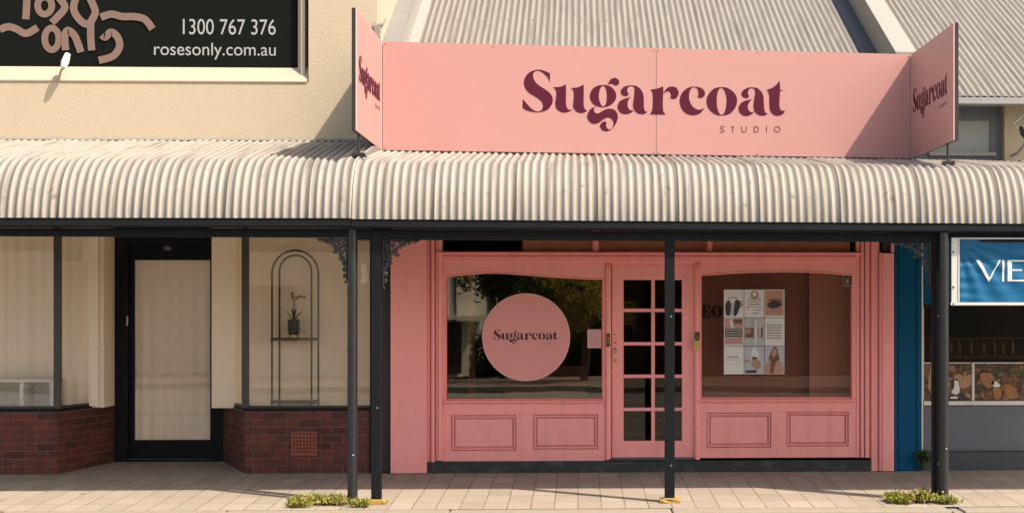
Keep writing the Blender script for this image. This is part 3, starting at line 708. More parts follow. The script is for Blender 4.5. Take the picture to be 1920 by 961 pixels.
# letters on the display board: E O
w = MB(); a = .40
def E_(u, v, wd, ht): return [[(X(u + p[0] * wd, a), Z(v + p[1] * ht, a)) for p in [(0,0),(1,0),(1,.32),(.9,.32),(.8,.1),(.5,.08),(.5,.44),(.68,.44),(.72,.32),(.8,.32),(.8,.68),(.72,.68),(.68,.54),(.5,.54),(.5,.92),(.8,.9),(.92,.66),(1,.66),(1,1),(0,1),(0,.94),(.14,.92),(.14,.08),(0,.06)]]]
v, f = fill(E_(1314, 572, 18, 23), .006); w.add(front(v, .40), f)
v, f = fill([[(X(u, a), Z(v_, a)) for u, v_ in arc(1344, 583.5, 10.5, 12, 0, 345, 23)], [(X(u, a), Z(v_, a)) for u, v_ in arc(1344, 583.5, 3.2, 10, 0, 345, 23)]], .006); w.add(front(v, .40), f)
w.build('lettering', M['darkletter'], bd)
# counter and chair shapes inside, dim
w = MB(); w.box(-.9, .1, 2.2, 2.7, .12, 1.05, .01); w.box(-1.3, -1.22, 1.6, 1.68, .12, 2.2); w.build('counter', M['board'], P)

# ------------------------------------------------------------------ THE SIGN
YS = -.06
sign = thing('fascia_sign', (X(1212), YS, 3.3), 'long pink shop sign with maroon letters and two side wings on the verandah roof', 'shop sign')
tl, tr, bl, br_ = at(716, 78, YS), at(1709, 102, YS), at(716, 281, YS), at(1709, 296.5, YS)
def lerp(a, b, t): return a + (b - a) * t
tj = (X(1230.5, YS) - tl.x) / (tr.x - tl.x)
for a, b_, k in ((.0015, tj - .0004, 0), (tj + .0004, .9985, 1)):
    A, B_, C_, D_ = lerp(bl, br_, a), lerp(bl, br_, b_), lerp(tl, tr, b_), lerp(tl, tr, a)
    m_ = MB(); m_.add([A, B_, C_, D_] + [p + Vector((0, .006, 0)) for p in (A, B_, C_, D_)], [(0, 1, 2, 3), (7, 6, 5, 4), (0, 4, 5, 1), (1, 5, 6, 2), (2, 6, 7, 3), (3, 7, 4, 0)])
    pn = m_.build('front_panel', M['signpink'], sign)
    s_ = MB()
    for t in (a + .004, (a + b_) / 2 - .05, b_ - .004):
        for lo, hi, sg in ((bl, br_, .02), (tl, tr, -.025)):
            q = lerp(lo, hi, t) + Vector((0, -.0, sg)); s_.tube([q, q + Vector((0, -.004, 0))], .006, 8)
    s_.build('screw', M['brownink'], pn)
m_ = MB(); e = Vector((0, .0065, 0)); th = Vector((0, .045, 0))
A, B_, C_, D_ = bl + Vector((0.0, 0, -.0)), br_, tr + Vector((0, 0, -.03)), tl + Vector((0, 0, -.03))
A = A + Vector((0, 0, .0)); m_.add([p + e for p in (A, B_, C_, D_)] + [p + th for p in (A, B_, C_, D_)], [(0, 1, 2, 3), (7, 6, 5, 4), (0, 4, 5, 1), (1, 5, 6, 2), (2, 6, 7, 3), (3, 7, 4, 0)])
m_.build('backing_frame', M['blackmatt'], sign)
m_ = MB(); m_.add([bl + Vector((0, 0, -.001)), br_ + Vector((0, 0, -.001)), br_ + Vector((0, 0, -.014)), bl + Vector((0, 0, -.014))] + [p + Vector((0, .03, 0)) for p in (bl + Vector((0, 0, -.001)), br_ + Vector((0, 0, -.001)), br_ + Vector((0, 0, -.014)), bl + Vector((0, 0, -.014)))],
    [(0, 1, 2, 3), (7, 6, 5, 4), (0, 4, 5, 1), (1, 5, 6, 2), (2, 6, 7, 3), (3, 7, 4, 0)]); m_.build('bottom_rail', M['blackmatt'], sign)
def onS(u, v): p = at(u, v, YS); return (p.x, p.z)
v, f = glyphs(LOGO, onS, .003); MB().add(front(v, YS - .0005), f).build('lettering', M['maroon'], sign)
v, f = glyphs(STUDIO, onS, .002); MB().add(front(v, YS - .0005), f).build('small_lettering', M['brownink'], sign)
# wings
LW = 1.93
def wing(x, zt, zb, side, lab):
    y0, y1 = YS - .0, YS - LW
    xi = x + side * -.0
    b = MB(); b.box(x - side * -.004 if False else x + side * .002, x + side * .010, y1, y0 - .004, zb, zt); wp = b.build('side_panel', M['signpink'], sign); wp['label'] = lab
    b = MB(); b.box(x + side * .0105, x + side * .045, y1 - .002, y0, zb - .002, zt + .002, .002); b.build('panel_frame', M['blackmatt'], wp)
    b = MB(); b.box(x - side * .002, x + side * .0015, y1 + .0, y1 + .012, zb, zt); b.box(x - side * .002, x + side * .0015, y0 - .022, y0 - .006, zb, zt); b.build('edge_trim', M['signedge'], wp)
    # logo: reads along the inner face
    s = LW * .82 / 494; 
    def fm(u, v_): return tuple(c_ * s for c_ in unit(u, v_))
    for src, dep, m_, nm in ((LOGO, .003, M['maroon'], 'lettering'), (STUDIO, .002, M['brownink'], 'small_lettering')):
        v, f = glyphs(src, fm, dep); vs = []
        zc = zb + (zt - zb) * .425
        for p in v:
            if side < 0: vs.append(Vector((x + .0025 + p.z, y1 + .17 + p.x, zc + p.y)))      # left wing: text runs away from the street
            else: vs.append(Vector((x + .0015 - p.z, y0 - .07 - p.x, zc + p.y)))
        MB().add(vs, f).build(nm, m_, wp)
    return wp
wl = wing(tl.x, tl.z, bl.z, -1, 'sunlit left wing of the sign'); wr = wing(tr.x, tr.z, br_.z, 1, 'shaded right wing of the sign')
for (u, v0, side, lf) in ((674.5, 300, -1, True), (1776, 321, 1, False)):
    x = (tl.x if side < 0 else tr.x) + side * .028
    # pole where the wing's underside is met
    y = -1.62; z0 = surf(x, y, lf); z1 = (bl.z if side < 0 else br_.z)
    p = MB(); p.tube([(x, y, z0 + .03), (x, y, z1)], .0125, 10); po = p.build('pole', M['blackmatt'], sign)
    p = MB(); p.box(x - .07, x + .07, y - .05, y + .05, z0 + .008, z0 + .022, .003); p.box(x - .05, x + .05, y - .03, y + .03, z0 + .022, z0 + .05, .006)
    for a in (-.055, .055): p.tube([(x + a, y - .03, z0 + .02), (x + a, y - .03, z0 + .045)], .011, 8)
    p.build('pole_foot', M['blackmatt'], po)

# ------------------------------------------------------------------ CREAM BUILDING (left)
cb = thing('cream_building', (-5.3, 0, 0), 'cream rendered building with brick and glass shopfront and recessed black door', 'building')
cx1 = X(707.5); BX0 = -9.0
ou = rect(BX0, cx1, 2.72, 7.0)
rec = [(BX0 + 1.2, Z(158)), (X(578.5), Z(158)), (X(578.5), 6.4), (BX0 + 1.2, 6.4)]
w = MB(); v, f = fill([ou, rec], .30); w.add(front(v, .30), f); w.box(BX0, cx1, .302, .34, 2.72, 7.0)
w.box(cx1 - .25, cx1, .34, 9, 2.5, 7.0); w.build('wall', M['cream'], cb)
w = MB(); w.prism([(-.012, Z(158)), (-.012, Z(158) + .012), (.13, Z(130, .12) - .004), (.29, Z(130, .12) - .004), (.29, Z(158))], 'x', BX0 + 1.2, X(576)); w.build('sign_sill', M['creamtrim'], cb)
w = MB(); w.box(X(564, .06), X(572, .06), .05, .29, Z(150), 6.4, .004); w.box(X(559, .1), X(564.5, .1), .09, .29, Z(136, .1), 6.4, .004); w.build('sign_jamb', M['creamtrim'], cb)
# shopfront below
GY = .03; xA = X(108, GY); xB = X(460, GY); DY = 1.05; xC = X(216, DY); xD = X(418, DY); xR = X(712, GY)
zs = Z(768); zt = 2.74
def wallseg(b, p0, p1, z0, z1, th=.1):
    d = Vector((p1[0] - p0[0], p1[1] - p0[1])); n = Vector((-d.y, d.x)).normalized() * th
    q = [p0, p1, (p1[0] + n.x, p1[1] + n.y), (p0[0] + n.x, p0[1] + n.y)]
    return b.prism(q, 'z', z0, z1)
w = MB(); wallseg(w, (BX0, 0), (xA, 0), -.1, zs, .14); wallseg(w, (xA, .0), (xC, DY), -.1, zs, .14); w.build('brick_base', M['brick'], cb)
w = MB(); wallseg(w, (xD, DY), (xB, 0), -.1, zs, .14); wallseg(w, (xB, 0), (xR, 0), -.1, zs, .14); w.build('brick_base', M['brick'], cb)
w = MB()
for a, b_ in (((BX0, -.012), (xA, -.012)), ((xA, -.012), (xC, DY)), ((xD, DY), (xB, -.012)), ((xB, -.012), (xR, -.012))): wallseg(w, a, b_, zs + .001, zs + .03, .17)
w.build('sill', M['black'], cb)
for a, b_ in (((BX0, GY), (xA, GY)), ((xA, GY), (xC, DY)), ((xD, DY), (xB, GY)), ((xB, GY), (xR, GY))):
    fr = MB(); wallseg(fr, a, b_, zs + .03, zs + .055, .04); wallseg(fr, a, b_, zt - .05, zt, .04); fo = fr.build('window_frame', M['bronze'], cb)
    gg = MB(); wallseg(gg, (a[0], a[1] + .015), (b_[0], b_[1] + .015), zs + .055, zt - .05, .006); gg.build('pane', M['glassl'], fo)
w = MB()
for x in (xA, xB): w.box(x - .035, x + .035, GY - .03, GY + .04, zs + .03, zt, .006)
w.build('mullion', M['bronze'], cb)
w = MB(); w.box(X(694), XP + .005, -.03, .1, -.05, zt, .004); w.build('end_frame', M['black'], cb)
# door
dz0 = gz(DY)
w = MB(); v, f = fill([rect(xC - .02, xD + .02, dz0, zt), rect(X(240, DY), X(402, DY), dz0 + .02, Z(462, DY))], .07); w.add(front(v, DY + .05), f); w.build('door_frame', M['black'], cb)
w = MB(); v, f = fill([rect(X(236, DY), X(406, DY), dz0 + .022, Z(457, DY)), rect(X(249, DY), X(392, DY), Z(822, DY), Z(488, DY))], .045); w.add(front(v, DY + .10), f); ld = w.build('door', M['black'], cb)
w = MB(); w.box(X(249, DY), X(392, DY), DY + .07, DY + .076, Z(822, DY), Z(488, DY)); w.build('door_glass', M['glassl'], ld)
w = MB(); w.tube([(X(240, DY), DY - .03, Z(610, DY)), (X(240, DY), DY - .03, Z(592, DY))], .012, 8); w.tube([(X(240, DY), DY - .03, Z(600, DY)), (X(240, DY), DY + .02, Z(600, DY))], .008, 8); w.build('door_handle', M['steel'], ld)
w = MB(); w.ball((X(316, DY), DY - .03, Z(466, DY)), .05, .03, .03); w.build('door_closer', M['bluegrey'], ld)

# inner walls, ceiling, display floors
w = MB(); w.box(BX0, xC, .62, .67, zs, zt); w.box(xD + .001, xD + .03, .55, DY, zs, zt); w.box(xC - .03, xC - .001, .67, DY, zs, zt); w.box(xD, XP, .50, .55, zs, zt); w.box(XP - .05, XP, .1, .5, zs, zt); w.build('inner_wall', M['wallinside'], cb)
w = MB(); w.prism([(BX0, .16), (xA, .16), (xC - .15, .95), (BX0, .95)], 'z', zs - .03, zs + .02); w.prism([(xD + .15, .8), (xB, .16), (XP - .05, .16), (XP - .05, .8)], 'z', zs - .03, zs + .02); w.build('display_floor', M['blind'], cb)
w = MB(); w.box(BX0, XP, .35, 1.3, zt - .01, zt + .05); w.box(BX0, XP, .04, .35, zt + .001, zt + .05); w.build('soffit', M['wallinside'], cb)
def curtain(x0_, x1_, y_, z0_, z1_, name, par, seed):
    b = MB(); n = int(abs(x1_ - x0_) / .012); vs = []
    for i in range(n + 1):
        x = x0_ + (x1_ - x0_) * i / n
        d = .016 * noise.noise(Vector((x * 5, seed, 0))) + .012 * math.sin(x * 46 + 4 * noise.noise(Vector((x * 3, seed, 2))))
        for k_ in range(5):
            t_ = k_ / 4; vs.append((x, y_ + d * (.5 + .6 * t_) + .006 * noise.noise(Vector((x * 3, t_ * 3, seed))), z1_ + (z0_ - z1_) * t_))
    b.add(vs, [(i * 5 + k_, i * 5 + k_ + 1, (i + 1) * 5 + k_ + 1, (i + 1) * 5 + k_) for i in range(n) for k_ in range(4)], True); return b.build(name, M['blind'], par)
curtain(X(242, DY), X(400, DY), DY + .13, Z(840, DY), Z(470, DY), 'door_curtain', ld, 8)
curtain(BX0, xC - .05, .585, zs + .02, zt - .02, 'curtain', cb, 3)
# air brick
w = MB(); v, f = fill([rect(X(546), X(594), Z(851), Z(806))] + [rect(X(549.5 + 6.2 * i), X(553 + 6.2 * i), Z(812.5 + 6.6 * j), Z(809 + 6.6 * j)) for i in range(7) for j in range(6)], .012); w.add(front(v, .001), f)
w.build('air_vent', mat('terracotta_vent', (.26, .075, .045), .8, .15, 20), cb)

# black sign on the cream wall
YB = .125
sb = thing('wall_sign', (X(250, YB), YB, 4.36), 'large black painted sign with bronze script and grey phone number in the cream wall recess', 'sign')
w = MB(); w.box(BX0 + 1.2, X(558, YB), YB, YB + .03, Z(130, YB), 6.4); w.build('board', M['signboard'], sb)
w = MB(); k = 5.653
def sg(pts): return [(X(px / k, YB), YB - .003, Z(py / k, YB, 250)) for px, py in pts]
FD = [0]
def flat(b, pts, wd, closed=False):
    FD[0] += .0007
    P_ = [(X(px / k, YB), Z(py / k, YB, 250)) for px, py in pts]
    lr = stroke(P_, wd)[0]; n = len(P_); L1, R1 = lr[:n], lr[n:][::-1]
    b.add([(a, YB - .004 - FD[0], c_) for a, c_ in L1] + [(a, YB - .004 - FD[0], c_) for a, c_ in R1], [(i, i + 1, n + i + 1, n + i) for i in range(n - 1)])
def cat(pts, n=5):
    P_ = [Vector(p) for p in pts]; out = []
    for i in range(len(P_) - 1):
        p0, p1, p2, p3 = P_[max(i - 1, 0)], P_[i], P_[i + 1], P_[min(i + 2, len(P_) - 1)]
        for j in range(n):
            t = j / n; out.append(.5 * ((2 * p1) + (p2 - p0) * t + (2 * p0 - 5 * p1 + 4 * p2 - p3) * t * t + (3 * p1 - p0 - 3 * p2 + p3) * t ** 3))
    return [tuple(p) for p in out] + [tuple(P_[-1])]
SW = .078
for pts in ([(300,-380),(290,-200),(285,40),(275,215)], [(300,-230),(370,-330),(430,-300)],
            [(0,325),(90,295),(180,320),(280,365),(400,300)],
            [(640,0),(690,90),(600,200),(550,250)], [(650,-130),(600,-200),(640,-270),(720,-250)], [(640,0),(600,-60),(650,-130)],
            [(930,-60),(990,60),(1010,150),(940,260),(860,230),(790,130),(790,40),(830,-60)], [(1060,-270),(960,-270),(920,-200),(980,-130),(1010,-60),(930,10)],
            [(1070,190),(1180,155),(1300,180),(1430,180),(1540,210),(1620,310)],
            [(700,540),(690,400),(720,330),(790,380),(830,470),(860,560)], [(965,250),(965,400),(975,540)],
            [(1085,375),(1120,400),(1180,345),(1250,400),(1270,500),(1200,600),(1050,645)]):
    flat(w, cat(pts), SW)
for cx_, cy_, rx, ry in ((475, 70, 75, 90), (550, 420, 75, 115)):
    v, f = fill([[(X(a / k, YB), Z(b_ / k, YB, 250)) for a, b_ in arc(cx_, cy_, rx + 35, ry + 35, 0, 345, 23)], [(X(a / k, YB), Z(b_ / k, YB, 250)) for a, b_ in arc(cx_, cy_, rx - 35, ry - 35, 0, 345, 23)]], .006)
    w.add(front(v, YB), f)
w.build('script_lettering', M['copper'], sb)
def puttext(body, u0, u1, vbase, vtop, Y, m, name, parent, capref=.7, dz=.003):
    v, f = text2d(body); xs_ = [p.x for p in v]; a, b_ = min(xs_), max(xs_)
    x0, x1 = X(u0, Y), X(u1, Y); sx = (x1 - x0) / (b_ - a); z0 = Z(vbase, Y, (u0 + u1) / 2); sz = (Z(vtop, Y, (u0 + u1) / 2) - z0) / capref
    return MB().add([Vector((x0 + (p.x - a) * sx, Y - dz, z0 + p.y * sz)) for p in v], f).build(name, m, parent, recalc=False)
puttext('1300 767 376', 343, 517, 65, 36, YB, M['greyink'], 'phone_number', sb)
puttext('rosesonly.com.au', 289, 517, 104, 80, YB, M['greyink'], 'web_address', sb)
sp = thing('spotlight', (X(125), -.02, Z(150)), 'small white spotlight on the sill of the black wall sign', 'lamp')
w = MB(); w.tube([(X(112), -.02, Z(152)), (X(118), -.06, Z(140)), (X(128), -.10, Z(134))], .012, 8); w.build('arm', M['brass'], sp)
w = MB(); w.tube([(X(126), -.13, Z(136)), (X(128), -.11, Z(126)), (X(131), -.07, Z(110))], [.028, .042, .030], 14); w.build('lamp_head', M['white'], sp)
# pipe at the corner of the cream building
dp = thing('rainwater_head', (X(709), -.02, Z(66)), 'small dark rainwater pipe squeezed between the cream wall and pink shop roof', 'drain pipe')
w = MB(); w.tube([(X(702), -.02, Z(56)), (X(708), -.03, Z(50)), (X(711), .1, Z(46)), (X(715, 1), 1.4, zr(1.4) + .34), (X(722, 3), 4.2, zr(4.2) + .34)], .035, 8); w.build('pipe', M['boxface'], dp)
w = MB(); w.prism([(X(701), Z(54)), (X(713), Z(50)), (X(712), Z(74)), (X(707), Z(74))], 'y', -.06, .06); w.build('head', M['boxface'], dp)

# ------------------------------------------------------------------ GREY / BLUE SHOP (right)
gb = thing('grey_shop', (5.0, 0, 0), 'blue and grey takeaway shop with dark windows beside the pink shop', 'shop building')
gx = X(1677) + .004
roof_sheet(xo2 + .01, 9.4, 'roof', gb)
w = MB(); w.prism([(Y0 - .07, zr(Y0) - .018), (Y0 - .07, zr(Y0) - .085), (Y0 + .03, zr(Y0) - .10), (Y0 + .03, zr(Y0) - .03)], 'x', X(1709, YS) + .055, 9.4); w.build('gutter', M['greyfascia'], gb)
UY = .30
ou = rect(gx, X(1878, UY), 2.6, zr(UY) - .06); ho = rect(X(1745, UY), X(1857, UY), Z(288, UY, 1850), Z(226, UY, 1850))
w = MB(); v, f = fill([ou, ho], .10); w.add(front(v, UY + .10), f); w.build('upper_wall', M['greywin'], gb)
w = MB(); w.box(X(1740, UY), X(1860, UY), UY + .025, UY + .04, Z(290, UY, 1850) - .03, Z(222, UY, 1850)); w.build('window_panel', M['greypanel'], gb)
w = MB(); w.box(X(1740, UY), X(1866, UY), UY - .06, UY + .05, Z(293, UY, 1850), Z(286, UY, 1850), .01); w.build('window_sill', M['caplight'], gb)
w = MB(); w.box(X(1878, UY), 9.4, UY - .12, UY + .2, 2.6, zr(UY) - .06); w.build('upper_pier', M['cream'], gb)
w = MB(); w.box(gx, 9.4, .32, .5, 2.35, 2.595); w.build('wall', M['bluegrey2'], gb)
# blue pilaster
w = MB(); w.pbox(1677.5, 1683.5, 440, 881, -.05, .25, .004); w.pbox(1684.2, 1719, 440, 881, -.03, .22, .005); w.pbox(1719.6, 1727, 440, 880, -.045, .2, .004); w.build('pilaster', M['blue'], gb)
w = MB(); w.pbox(1728, 1731, 445, 852, -.03, .03, .002); w.build('corner_strip', M['white'], gb)
x0 = X(1731.5); x1 = 9.2; FY = .02
w = MB(); w.box(x0, x1, FY, FY + .1, Z(848), Z(762)); w.box(x0, x1, FY - .02, FY, Z(846), Z(843.5), .003); w.build('stall_riser', M['bluegrey'], gb)
w = MB(); w.box(x0, x1, FY - .012, FY + .1, -.05, Z(849)); w.build('plinth', M['bluegrey2'], gb)
w = MB(); w.box(x0, x1, FY - .04, FY + .09, Z(760.5), Z(752.5), .006); w.build('sill', M['alu'], gb)
w = MB(); w.box(x0, x1, FY + .01, FY + .03, Z(682), Z(680), .001); w.box(X(1823), X(1828), FY - .004, FY + .03, Z(752), Z(680), .002); w.box(x0, x0 + .01, FY, FY + .03, Z(752), Z(575)); w.build('frame', M['alu'], gb)
w = MB(); w.box(x0, x1, FY + .035, FY + .041, Z(752), Z(555)); w.build('window', M['glass'], gb)
w = MB(); w.box(x0, x1, FY - .02, FY + .15, Z(570), 2.8); w.box(x0, x1, FY - .035, FY - .02, Z(560), Z(569), .003); w.build('head_board', M['blue'], gb)
w = MB(); w.box(x0, x1, 3.0, 3.1, 0, 3); w.box(x0, x1, .2, 3, .1, .15); w.box(gx, x0, .2, 3, .0, 3); w.build('interior_wall', mat('black_interior', (.012, .011, .010), .8, .2), gb)
w = MB()
for k_ in range(12):
    xx = 3.72 + k_ * .125 + .02 * math.sin(k_ * 5); hh = .16 + .05 * math.sin(k_ * 3.1)
    w.tube([(xx, 1.3, 1.22), (xx, 1.3, 1.22 + hh * .65), (xx, 1.3, 1.22 + hh * .8), (xx, 1.3, 1.22 + hh)], [.03, .03, .012, .012], 8)
w.build('shelf_goods', M['photo_brown'], gb); MB().box(3.6, 6, 1.2, 1.45, 1.17, 1.215).build('shelf', M['wood'], gb)
for (u0, u1, mk, lb) in ((1731.8, 1822.5, 'food1', 'colour food poster with bread and grilled pieces behind the black post'), (1828.5, 2010, 'food2', 'colour food poster with fried pieces and greens at right edge of window')):
    fp = thing('food_poster', (X((u0 + u1) / 2), FY, Z(751)), lb, 'poster', 'food posters along the grey shop window')
    w = MB(); w.box(X(u0), X(u1), FY + .012, FY + .02, Z(751.5), Z(682.3)); w.build('print', M[mk], fp)
    shapes = [([(1790,705),(1800,702),(1806,708),(1822,702),(1822,722),(1803,729),(1800,717),(1792,713)], 'photo_tan'), ([(1791,713),(1797,712),(1800,727),(1799,738),(1791,740),(1785,735),(1790,727)], 'paper'), ([(1744,690),(1750,692),(1746,728),(1741,727)], 'photo_tan'), ([(1731.9,687),(1742,684),(1744,700),(1733,706)], 'photo_brown'), ([(1784,745),(1795,744),(1796,748),(1783,748)], 'paper'), ([(1779,686),(1792,688),(1791,697),(1780,695)], 'fried')] if mk == 'food1' else \
             [([(1838,704),(1850,699),(1862,703),(1866,716),(1858,728),(1846,724)], 'fried'), ([(1860,718),(1868,715),(1877,725),(1864,726)], 'paper'), ([(1863,728),(1878,732),(1876,748),(1866,749)], 'fried'), ([(1886,722),(1902,726),(1910,744),(1894,749),(1885,738)], 'fried')]
    rg = random.Random(int(u0)); b = {}; cols_ = ['fried', 'fried', 'photo_brown', 'photo_tan', 'leafdark', 'photo_dark', 'photo_dark'] if mk == 'food1' else ['fried', 'fried', 'photo_brown', 'leafdark', 'leafdark', 'photo_dark']
    for i in range(95):
        cu_, cv_ = rg.uniform(u0 + 4, u1 - 4), rg.uniform(686, 748); ra, rb = rg.uniform(1.5, 6.5), rg.uniform(1.2, 3.8); an = rg.uniform(0, 3.14)
        cc = rg.choice(cols_)
        if mk == 'food2' and cv_ < 712 and cc == 'fried': cc = 'leafdark'
        ps = [(X(cu_ + (ra * math.cos(q) * math.cos(an) - rb * math.sin(q) * math.sin(an)) * rg.uniform(.75, 1.15), FY), FY + .0118 - i * .00006, Z(cv_ + (ra * math.cos(q) * math.sin(an) + rb * math.sin(q) * math.cos(an)) * rg.uniform(.75, 1.15), FY)) for q in [k_ * .628 for k_ in range(10)]]
        b.setdefault(cc, MB()).add(ps, [tuple(range(10))])
    for cc, q in b.items(): q.build('food_pattern', M[cc], fp)
    b = {}
    for pts, mm in shapes:
        v, f = fill([[tuple(p) for p in spline([(X(a), Z(c_)) for a, c_ in pts], 4)]], .002); b.setdefault(mm, MB()).add(front(v, FY + .0058), f)
    for mm, q in b.items(): q.build('food_print', M[mm], fp)
# arm lamp at the right edge
lm = thing('wall_floodlight', (X(1905, .1), .1, Z(260, .1)), 'dark floodlight on bent grey arm at the top right cream pier', 'lamp')
w = MB(); w.tube([(X(1935, .1), -.25, Z(192, .1)), (X(1887, .0), -.25, Z(234)), (X(1908, .0), -.25, Z(255))], .011, 8); w.tube([(X(1916), -.25, Z(262)), (X(1906), -.05, Z(285)), (X(1904), .16, Z(287))], .014, 8); w.build('arm', M['greyfascia'], lm)
w = MB(); w.tube([(X(1903), -.25, Z(238)), (X(1908), -.25, Z(248)), (X(1932), -.25, Z(276))], [.03, .05, .055], 14); w.build('lamp_head', M['blackmatt'], lm)

# ------------------------------------------------------------------ POSTS AND PIPES
def post(u, yf, ztop, label, foot, wd=.092):
    x = X(u, yf); zb = gz(yf)
    t = thing('verandah_post', (x, yf + .045, zb), label, 'post', 'square black verandah posts')
    b = MB(); b.box(x - wd / 2, x + wd / 2, yf, yf + .088, zb + .0, ztop, .004); b.build('shaft', M['black'], t)
    if foot:
        b = MB(); tb = bmesh.new(); bmesh.ops.create_cube(tb, size=1); bmesh.ops.bevel(tb, geom=tb.edges[:], offset=.12, segments=3, affect='EDGES'); 
        bmesh.ops.subdivide_edges(tb, edges=tb.edges[:], cuts=1, use_grid_fill=True); tb.verts.index_update()
        vs = []
        for v_ in tb.verts:
            q = Vector((v_.co.x * .185, v_.co.y * .15, v_.co.z * .05)); nn = noise.noise(Vector((v_.co.x * 3 + u, v_.co.y * 3, v_.co.z * 3)))
            vs.append(q * (1 + .14 * nn) + Vector((x + .004, yf + .03, zb + .020)))
        b.add(vs, [[v_.index for v_ in f.verts] for f in tb.faces]); tb.free(); b.build('foot', M['yellow'], t)
    bb = MB()
    for zz in ((.9,) if u < 1000 else (.35, 1.75)): bb.tube([(x + .012, yf - .004, zb + zz), (x + .012, yf + .01, zb + zz)], .008, 8)
    bb.build('bolt', M['steel'], t)
    return t
YP = -2.195
gzm = lambda u: midG(X(u, -2.25)) - .088
p1 = post(705, YP - .006, gzm(705) - .002, 'square black post with yellow foot at the left corner of the pink shop', True)
p2 = post(1256, YP, s0.z + sl_ * (X(1256, YP) - s0.x) - .001, 'square black post with yellow foot standing in front of the pink door', True)
p3 = post(1757, YP + .03, s0.z + sl_ * (X(1756, YP) - s0.x) - .001, 'square black post without yellow foot beside the right downpipe', False, .075)
def pipe(u, yc, ztop, label, r, joints):
    x = X(u, yc); zb = gz(yc)
    t = thing('downpipe', (x, yc, zb), label, 'drainpipe', 'round black downpipes at the kerb')
    b = MB(); b.tube([(x, yc, zb - .01), (x, yc, ztop)], r, 20); b.build('pipe', M['blackpipe'], t)
    b = MB()
    for v_ in joints:
        z = Z(v_, yc, u); b.tube([(x, yc, z - .009), (x, yc, z + .009)], r + .0035, 20)
        b.tube([(x, yc, z - .012), (x, yc, z - .009)], r + .001, 20)
    b.build('collar', M['blackpipe'], t)
    b = MB(); b.ball((x + .012, yc - r, Z(joints[-1] + 60, yc, u)), .010); b.build('rivet', M['steel'], t); return t
q1 = pipe(661, -2.16, lefG(X(661, -2.2)) - .085, 'round black downpipe left of the corner post beside the left shop', .047, (547, 655, 792))
q2 = pipe(1769.5, -2.25, midG(X(1768, -2.2)) - .085, 'round black downpipe beside the blue banner at the right post', .046, (640, 780))
# dark pipe box on the wall left of the pink pillar
w = MB(); w.pbox(716.5, 731.5, 447, 884, -.03, .2, .006); bx = w.build('corner_cover_strip', M['blackmatt']); tag(bx, 'narrow black cover strip on the wall left of the pink pillar', 'cover strip')

# cast iron lace brackets
def bracket(x, y, ztop, sgn, wd, ht, label, seed):
    t = thing('lace_bracket', (x, y, ztop - ht), label, 'bracket', 'cast iron lace brackets under the beam')
    rg = random.Random(seed)
    def P3(a, b_, o=0): return (x + sgn * a, y + o, ztop - b_)
    fr = MB()
    fr.tube([P3(.008, 0), P3(.008, ht)], .008, 6); fr.tube([P3(0, .008), P3(wd, .008)], .008, 6)
    edge = [(wd * (1 - t_) ** 1.9 + .018 * (1 - t_), ht * t_ ** 1.9 + .0) for t_ in [i / 24 for i in range(25)]]
    edge = [(max(a, .01), max(b_, .008)) for a, b_ in edge]
    fr.tube([P3(a, b_) for a, b_ in edge], .009, 6); fr.build('frame', M['iron'], t)
    sc_ = MB()
    def spiral(cx_, cy_, r0, turns, a0, dr=1):
        n = int(18 * turns); pts = []
        for i in range(n + 1):
            q = i / n; r_ = r0 * (1 - .8 * q); a = a0 + dr * 2 * math.pi * turns * q
            pts.append(P3(cx_ + r_ * math.cos(a), cy_ + r_ * math.sin(a)))
        sc_.tube(pts, .0078, 6)
    # big rosette near the corner, smaller scrolls along both arms
    spiral(wd * .30, ht * .18, .058, 1.7, 2.2, 1); spiral(wd * .30, ht * .18, .030, 1.1, 5.2, -1)
    spiral(wd * .14, ht * .37, .040, 1.5, .5, -1); spiral(wd * .56, ht * .075, .032, 1.5, 2.9, 1); spiral(wd * .10, ht * .56, .030, 1.4, 4, 1)
    spiral(wd * .10, ht * .10, .030, 1.3, 1, 1); spiral(wd * .76, ht * .045, .018, 1.2, 2, -1); spiral(wd * .09, ht * .72, .024, 1.3, 1.4, -1); spiral(wd * .09, ht * .88, .022, 1.2, 3, 1)
    spiral(wd * .42, ht * .30, .022, 1.2, 0, 1); spiral(wd * .22, ht * .48, .02, 1.2, 1, -1)
    sc_.tube([P3(.01, ht * .28), P3(wd * .16, ht * .2), P3(wd * .36, ht * .05), P3(wd * .45, .01)], .006, 6)
    sc_.tube([P3(.01, ht * .02), P3(wd * .2, ht * .15), P3(wd * .36, ht * .28)], .006, 6)
    sc_.build('scrollwork', M['iron'], t)
    lf = MB()
    for i in range(2, 23, 2):                       # leaf lobes along the hollow edge
        a, b_ = edge[i]; d = Vector((1, 1)).normalized() * .014
        cx_, cy_ = a + d.x, b_ + d.y; pts = []
        for j in range(11):
            q = 2 * math.pi * j / 10; pts.append(P3(cx_ + .012 * math.cos(q), cy_ + .012 * math.sin(q)))
        lf.tube(pts, .0065, 5)
    a, b_ = edge[-1]; lf.ball(P3(.02, ht + .01), .014, sub=1)
    lf.build('leaf_edge', M['iron'], t); return t
bracket(X(714.5, YP) + .002, YP + .05, Z(449.5, YP, 720), 1, .33, .44, 'black cast iron lace bracket right of the corner post against pink wall', 1)
bracket(X(651, YP) - .002, YP + .05, Z(446, YP, 650), -1, .27, .40, 'black cast iron lace bracket left of the downpipe above the left shop window', 2)
bracket(X(1749, YP) - .002, YP + .05, Z(453.5, YP, 1750), -1, .37, .44, 'black cast iron lace bracket left of the right post before blue pilaster', 3)

